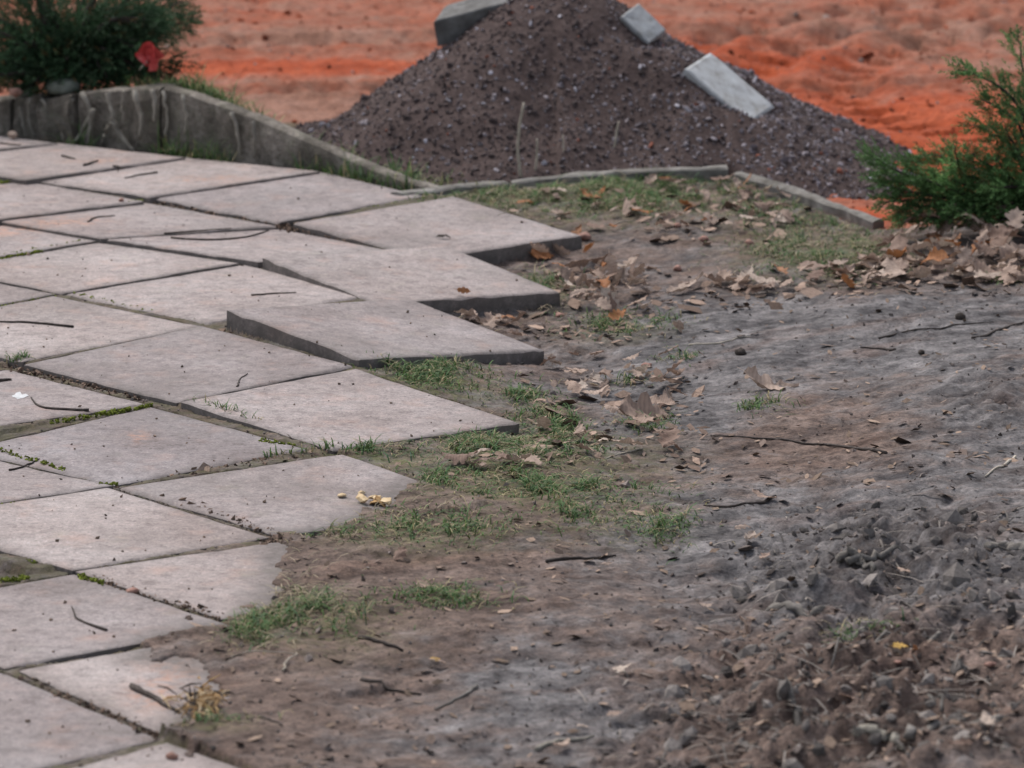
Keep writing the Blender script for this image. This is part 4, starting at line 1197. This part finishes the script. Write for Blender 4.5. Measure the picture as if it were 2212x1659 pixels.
def one_leaf(px, py, label, **kw):
    p = ground(px, py); return leaf(p, label, None, **kw)
one_leaf(1395, 905, 'large pale curled oak leaf on the grass edge', scale=1.15, tilt=.2, rot=(.5, .25, .4), lift=.012)
one_leaf(1002, 664, 'rust brown leaf standing against the side of the middle slab', mat=M_rust, scale=.45, rot=(1.35, .2, .3), lift=.012)
one_leaf(1192, 790, 'tan leaf standing at the right corner of the tipped slab', scale=.55, rot=(1.25, .5, 1.1), lift=.016)
one_leaf(1660, 838, 'dark crumpled leaf with a shadow under it on the grey soil', scale=1.1, rot=(.35, .3, .2), lift=.006)
one_leaf(1462, 718, 'dark curled leaf in a tuft beside the grey soil', scale=.6, rot=(1.0, .4, 1.9), lift=.012)
one_leaf(1170, 562, 'bright rust leaf in the grass under the far slab', mat=M_rust, scale=.6, rot=(.7, .2, .6), lift=.012)
one_leaf(1945, 1406, 'yellow leaf on the brown soil by the curved stick', mat=M_yel, scale=.38, rot=(.3, .1, .2), lift=.008)
one_leaf(1975, 1415, 'curled rust leaf touching the yellow leaf', mat=M_rust, scale=.38, rot=(.9, .4, 1.7), lift=.012)
one_leaf(1608, 1375, 'upright pale leaf with curled tip on the broken bank', scale=.7, rot=(1.1, .1, 1.4), lift=.02)
one_leaf(1895, 487, 'pale yellowish folded leaf at the foot of the green juniper', scale=1.0, rot=(.8, .1, .4), lift=.03)
one_leaf(940, 1430, 'little ochre leaf on the brown soil', mat=M_yel, scale=.22, rot=(.4, .2, .5), lift=.005)
one_leaf(958, 516, 'curled dark leaf lying on the far slab', mat=M_twig, scale=.42, rot=(.25, .1, .1), lift=.004)

# ------------------------------------------------------------------ twigs
def twig(pts, r, label, mat=M_twig, name='twig', n=10, wob=.0012, f=surfz, taper=.45, up=0.0, knots=.10):
    g = np.array([ground(px, py, f) for px, py in pts])
    g = resample(g, n if name != 'weathered_root' else 16, wob if name != 'weathered_root' else .003, int(pts[0][0] + pts[0][1]))
    z = np.array([float(f(p[0], p[1])) for p in g]); g[:, 2] = (z + r * .6 if name != 'weathered_root' else z + r * .25) + up
    n = len(g); V, F = tube(g, np.linspace(r, r * taper, n), 6, knots, int(pts[0][0]))
    c = np.mean(V, 0)
    return tag(link(name, mesh_py(name, np.array(V) - c, F, True), mat, None, c), label, 'twig')

twig([(158, 708), (60, 697), (-20, 697)], .0036, 'long dark twig at the left edge of the paving')
twig([(192, 888), (105, 885), (80, 880), (67, 860)], .0034, 'hooked twig beside the white dropping')
twig([(-10, 826), (25, 822)], .0050, 'short thick twig end at the left picture edge')
twig([(370, 515), (440, 521), (530, 516), (570, 503), (592, 490)], .0030, 'long bowed dark twig lying across a far slab')
twig([(355, 507), (420, 503), (500, 498)], .0020, 'thin faint twig just above the bowed twig')
twig([(543, 639), (590, 635), (640, 633)], .0026, 'wavy dark twig behind the tipped slab')
twig([(512, 836), (518, 820), (535, 808)], .0022, 'tiny bent twig on the slab in front of the tipped one')
twig([(230, 1363), (180, 1346), (160, 1335), (155, 1312)], .0030, 'curved brown twig on the front left slab')
twig([(285, 1486), (340, 1515), (388, 1543)], .0062, 'thick dark stick leaning into the fibrous clump', wob=.002)
twig([(20, 1017), (50, 1010), (85, 993)], .0026, 'dark twig lying over a mossy joint')
twig([(190, 480), (205, 470), (248, 467)], .0028, 'small hooked twig near the orange stain')
twig([(340, 374), (300, 379), (270, 386)], .0032, 'short brown twig on the far row of slabs')
twig([(134, 338), (162, 345)], .0036, 'stubby twig left of the orange streak on the far row')
twig([(182, 359), (212, 349)], .0042, 'stubby twig with a knob on the far row', wob=.001)
twig([(244, 360), (268, 361)], .0026, 'tiny twig on the pale orange streak')
twig([(0, 311), (45, 318)], .0032, 'dark twig at the far left slab edge')
twig([(525, 352), (570, 357), (655, 374)], .0032, 'dark twig along the far edge of the paving')
twig([(1915, 980), (1820, 965), (1720, 952), (1535, 943)], .0036, 'long straight twig lying on the trodden soil')
twig([(1675, 1075), (1650, 1088), (1600, 1095), (1520, 1092)], .0038, 'dark bent twig below the long straight one')
twig([(2030, 1390), (1920, 1393), (1850, 1410), (1795, 1446)], .0045, 'curved grey stick rising over the brown soil', M_wood, up=.006)
twig([(1030, 1485), (1000, 1508), (940, 1535)], .0040, 'pale forked stick on the lower soil', M_wood)
twig([(775, 1380), (870, 1408)], .0042, 'dark straight twig below the grass tufts')
twig([(780, 1470), (860, 1495), (910, 1502)], .0036, 'dark twig near the pale forked stick')
twig([(2193, 988), (2128, 1031)], .0036, 'pale straw-coloured stick at the right edge', M_pale)
twig([(1488, 747), (1560, 742), (1621, 729)], .0026, 'thin pale twig on the grey soil', M_pale)
twig([(1898, 732), (2027, 711), (2146, 696)], .0024, 'thin long brown twig across the grey soil')
twig([(1934, 757), (1890, 754), (1858, 752)], .0034, 'short dark twig in the middle of the grey soil')
twig([(2100, 732), (2180, 706), (2230, 690)], .0034, 'brown twig reaching the right edge of the grey soil')
twig([(1158, 1623), (1190, 1605), (1284, 1595)], .0050, 'mossy greenish twig near the bottom edge', M_root)
twig([(1180, 1216), (1250, 1208), (1330, 1202)], .0040, 'dark flat twig on the soil below the grass bands')
twig([(560, 1548), (610, 1570)], .0030, 'thin brown twig end below the fibrous clump')
twig([(1388, 970), (1340, 980), (1288, 995)], .0016, 'pale straw on the soil past the grass bands', M_pale, 'dry_straw')
twig([(1290, 486), (1330, 484), (1372, 478)], .0018, 'pale straw on the bed behind the far slab', M_pale, 'dry_straw')
twig([(500, 1420), (560, 1407), (645, 1415)], .0014, 'pale straw lying below the nearest grass tuft', M_pale, 'dry_straw')
twig([(610, 1455), (622, 1432), (640, 1416)], .0022, 'short pale stem stuck in the soil below the tuft', M_pale, 'dry_straw', up=.004)
twig([(1130, 450), (1090, 462), (1075, 466)], .0018, 'straw lying over the far slab corner', M_pale, 'dry_straw')
# roots and wood in the broken ground, lower right
twig([(2230, 1194), (2180, 1184), (2130, 1176)], .011, 'grey weathered root at the right edge of the broken soil', M_wood, 'weathered_root', taper=.6, knots=.18)
twig([(1812, 1212), (1850, 1222), (1900, 1228)], .010, 'short grey root lump in the broken soil', M_wood, 'weathered_root', taper=.45, knots=.34)
twig([(1830, 1204), (1900, 1198), (1970, 1194)], .009, 'grey root lying above the short root lump', M_wood, 'weathered_root', taper=.5, knots=.2)
twig([(1956, 1604), (2028, 1564), (2100, 1566), (2170, 1556)], .011, 'long pale root curving at the lower right corner', M_wood, 'weathered_root', taper=.45, knots=.34)
twig([(1578, 1578), (1600, 1550), (1630, 1526)], .0075, 'dark bark-covered stub in the brown rubble', M_twig, 'weathered_root', taper=.7, knots=.2)
twig([(1696, 1524), (1712, 1545), (1728, 1568)], .0085, 'pale bark strip in the brown rubble', M_wood, 'weathered_root', taper=.7, knots=.2)
twig([(1960, 1500), (2000, 1525), (2035, 1550)], .008, 'grey root end above the long pale root', M_wood, 'weathered_root', taper=.45, knots=.34)
twig([(1660, 1318), (1760, 1335), (1850, 1338)], .009, 'pale root along the crest of the broken bank', M_wood, 'weathered_root', taper=.45, knots=.34)
twig([(1850, 1590), (1910, 1600), (1950, 1625)], .010, 'brown root at the bottom of the rubble', M_root, 'weathered_root', taper=.45, knots=.34)

# dry stalks standing at the edging
def stalk(px, py, pts, r, label):
    b = U(px, py, -.02)
    g = resample([UY(a, c, b[1]) for a, c in [(px, py)] + pts], 10, .0006, px)
    V, F = tube(g, np.linspace(r, r * .7, 10), 6, .08, px)
    return tag(link('dry_stalk', mesh_py('dry_stalk', np.array(V) - b, F, True), M_pale, None, b), label, 'stalk', 'dry stalks at the edging')
stalk(1126, 388, [(1118, 340), (1119, 285), (1132, 222)], .0052, 'tallest pale dry stalk in front of the gravel pile')
stalk(1152, 384, [(1160, 345), (1160, 300)], .0040, 'short dry stalk just right of the tallest one')
stalk(1316, 366, [(1326, 320), (1337, 262)], .0044, 'leaning pale dry stalk near the edging corner')
stalk(1214, 376, [(1218, 330), (1216, 292)], .0030, 'thin faint dry stalk between the two tall ones')

# ------------------------------------------------------------------ pebbles and small finds
def pebble(px, py, r, mat, label, group=None, name='pebble', flat=.7, f=surfz, sub=True, z=None):
    p = ground(px, py, f) if z is None else U(px, py, z)
    V = IV.copy(); F = [tuple(t) for t in IF]
    # one subdivision for a rounder lump
    mid = {}; V2 = [v for v in V]; F2 = []
    def mp(a, b):
        k = (min(a, b), max(a, b))
        if k not in mid:
            v = V2[a] + V2[b]; V2.append(v / np.linalg.norm(v)); mid[k] = len(V2) - 1
        return mid[k]
    for a, b, c in F:
        x, y, w = mp(a, b), mp(b, c), mp(c, a); F2 += [(a, x, w), (x, b, y), (w, y, c), (x, y, w)]
    V = np.array(V2); r_ = np.random.default_rng(int(px * 3 + py))
    V = V * (1 + .28 * r_.normal(size=3)[None] * .5) * (1 + .15 * r_.normal(size=(len(V), 1)))
    V = V * np.array([r * 1.2, r, r * flat])
    o = link(name, mesh_py(name, V, F2, True), mat, None, (p[0], p[1], p[2] + r * flat * .75))
    o.rotation_euler = (0, 0, r_.uniform(0, 6))
    return tag(o, label, 'pebble' if name == 'pebble' else name.replace('_', ' '), group)
for (a, b) in ((1210, 686), (1463, 491), (1463, 585), (1520, 520), (1618, 529), (1397, 794)):
    pebble(a, b, .0095, M_pink, 'small pinkish red pebble lying loose on the soil of the bed', 'pinkish pebbles on the bed')
pebble(1262, 518, .016, M_pink, 'pink pebble beside the right corner of the far slab')
pebble(286, 1277, .009, M_pink, 'reddish pebble stuck in a joint of the front paving')
pebble(262, 435, .007, M_pink, 'reddish crumb in the joint by the bright moss')
pebble(372, 1640, .009, M_pink, 'reddish pebble on the front slab at the bottom edge')
pebble(2140, 1438, .009, M_pink, 'orange brick chip on the brown soil', None, 'brick_chip', .4)
pebble(1940, 1460, .006, M_pink, 'faint orange chip below the yellow leaf', None, 'brick_chip', .4)
pebble(738, 1074, .008, M_nut, 'small round brown nut shell on the slab', None, 'nut_shell')
pebble(782, 1068, .007, M_nut, 'small pale nut shell beside the round one', None, 'nut_shell')
pebble(2075, 690, .012, M_twig, 'single dark clod on the grey soil', None, 'clod')
pebble(1600, 766, .012, M_twig, 'blackish clod left of the middle of the grey soil', None, 'clod')
pebble(1990, 765, .008, M_twig, 'tiny dark clod to the right of the blackish one', None, 'clod')
pebble(34, 205, .016, M_pink, 'rusty brown stone tucked at the left end of the low wall', None, 'stone', z=.11)
pebble(28, 296, .012, M_leaf, 'ochre leaf-coloured stone at the foot of the low wall', None, 'stone', z=.01)

# broken yellowish lump on the buried slab corner
def lump(name, px, py, k, spread, r, mats, label, cat, seed, f=surfz):
    p = ground(px, py, f); r_ = np.random.default_rng(seed)
    root = empty(name, p); tag(root, label, cat)
    for i in range(k):
        V = IV * (1 + .3 * r_.normal(size=(12, 1))) * np.array([r * r_.uniform(.6, 1.6), r * r_.uniform(.5, 1.2), r * r_.uniform(.25, .6)])
        o = link('fragment', mesh_py('fragment', V, [tuple(t) for t in IF], False), mats[i % len(mats)], root, (r_.normal(0, spread), r_.normal(0, spread * 1.5), abs(r_.normal(0, r * .5)) + r * .2))
        o.rotation_euler = tuple(r_.uniform(-.5, .5, 2)) + (r_.uniform(0, 6),)
    return root
lump('cracked_shell', 812, 1086, 7, .010, .011, [M_nut, M_nut, M_husk], 'cracked pale yellow shell on the buried slab corner', 'shell', 4)
# fibrous clump at the stick end
p = ground(436, 1532); root = empty('fibre_clump', p); tag(root, 'ragged brown clump of husk fibres at the end of the thick stick', 'clump')
for i in range(110):
    r_ = np.random.default_rng(i); a = r_.uniform(0, 6.28); c0 = np.array([r_.normal(0, .020), r_.normal(0, .045), abs(r_.normal(0, .010)) + .003])
    dv = np.array([math.cos(a), math.sin(a), r_.normal(0, .35)]) * r_.uniform(.010, .022)
    V, F = tube([c0 - dv, c0 + [0, 0, .004], c0 + dv], [.0008, .0019, .0006], 4, .1, i)
    link('fibre', mesh_py('fibre', V, F, False), [M_husk, M_husk, M_twig, M_nut][i % 4], root)

# flat stones on top of the wall
def slabstone(px, py, w, h, d, label, seed):
    o_ = wall_base(tx(px)) + wn2 * .04; z = float(walltop(tx(px)))
    e = np.linspace(0, 2 * math.pi, 13)[:-1]; r_ = np.random.default_rng(seed); V = []
    for (k, zz) in ((.86, 0), (1.0, .25), (.97, .6), (.80, .9), (.4, 1.0)):
        rr = 1 + .10 * np.sin(e * 2 + seed) + .05 * r_.normal(size=12)
        V += [(w / 2 * k * q * math.cos(a), d / 2 * k * q * math.sin(a), h * zz + .15 * h * k * math.cos(a - .5)) for a, q in zip(e, rr)]
    F = [(i * 12 + j, i * 12 + (j + 1) % 12, (i + 1) * 12 + (j + 1) % 12, (i + 1) * 12 + j) for i in range(4) for j in range(12)] + [tuple(range(12))[::-1], tuple(range(48, 60))]
    return tag(link('flat_stone', mesh_py('flat_stone', V, F, True), mat_plain('lichen_stone', [(.3, (.10, .11, .085)), (.55, (.17, .18, .15)), (.8, (.25, .26, .22))], 30, .95, .1, .5, 120), None, (o_[0], o_[1], z + .006)), label, 'stone')
slabstone(116, 190, .098, .036, .10, 'flat greenish grey stone lying on the low wall', 3)
slabstone(38, 192, .055, .034, .08, 'smaller stone beside the flat one on the low wall', 8)

# red crumpled scrap caught at the juniper
root = empty('red_scrap', UY(322, 148, 14.12)); tag(root, 'crumpled pinkish red scrap beside the dark juniper', 'scrap')
for i, (ox, oz, s, ry) in enumerate(((-.004, .046, .022, .3), (.010, .036, .020, -.6), (-.010, .030, .018, .9), (.012, .012, .017, -.2))):
    k = 7; uu, vv = np.meshgrid(np.linspace(-1, 1, k), np.linspace(-1, 1, k)); u, v = uu.ravel(), vv.ravel()
    V = np.c_[u * s * (1 - .25 * v), .012 * np.cos(u * 2.2 + i) + .005 * fbm(u * 3 + i, v * 3, 5 + i, 2), v * s * 1.1 * (1 - .15 * u * u)]
    Vb = V + [0, .0015, 0]
    F = [tuple(f) for f in gridF(k, k)]; F = F + [tuple(x + k * k for x in f[::-1]) for f in F]
    o = link('fold', mesh_py('fold', np.r_[V, Vb], F, True), M_red, root, (ox, .004 * i, oz)); o.rotation_euler = (.2, ry, .5 * i)
V, F = tube([np.array([-.004, 0, .02]), np.array([-.018, -.004, .006]), np.array([-.026, -.006, -.004])], [.002, .002, .0015], 5)
link('stem', mesh_py('stem', V, F, True), M_pale, root)

# bird dropping on the left slab
e = np.linspace(0, 6.283, 15)[:-1]; r_ = np.random.default_rng(2)
rr = 1 + .25 * r_.normal(size=14); so = slab_objs[1]; p = ground(45, 856)
V = [(math.cos(a) * .016 * q, math.sin(a) * .028 * q, .0002) for a, q in zip(e, rr)] + [(math.cos(a) * .009 * q, math.sin(a) * .015 * q, .0010) for a, q in zip(e, rr)]
F = [(i, (i + 1) % 14, 14 + (i + 1) % 14, 14 + i) for i in range(14)] + [tuple(range(14, 28))]
o = link('bird_dropping', mesh_py('bird_dropping', V, F, True), M_white, so, tuple(p - np.array(so.location) + [0, 0, .0012])); o['label'] = 'white bird dropping on the slab'
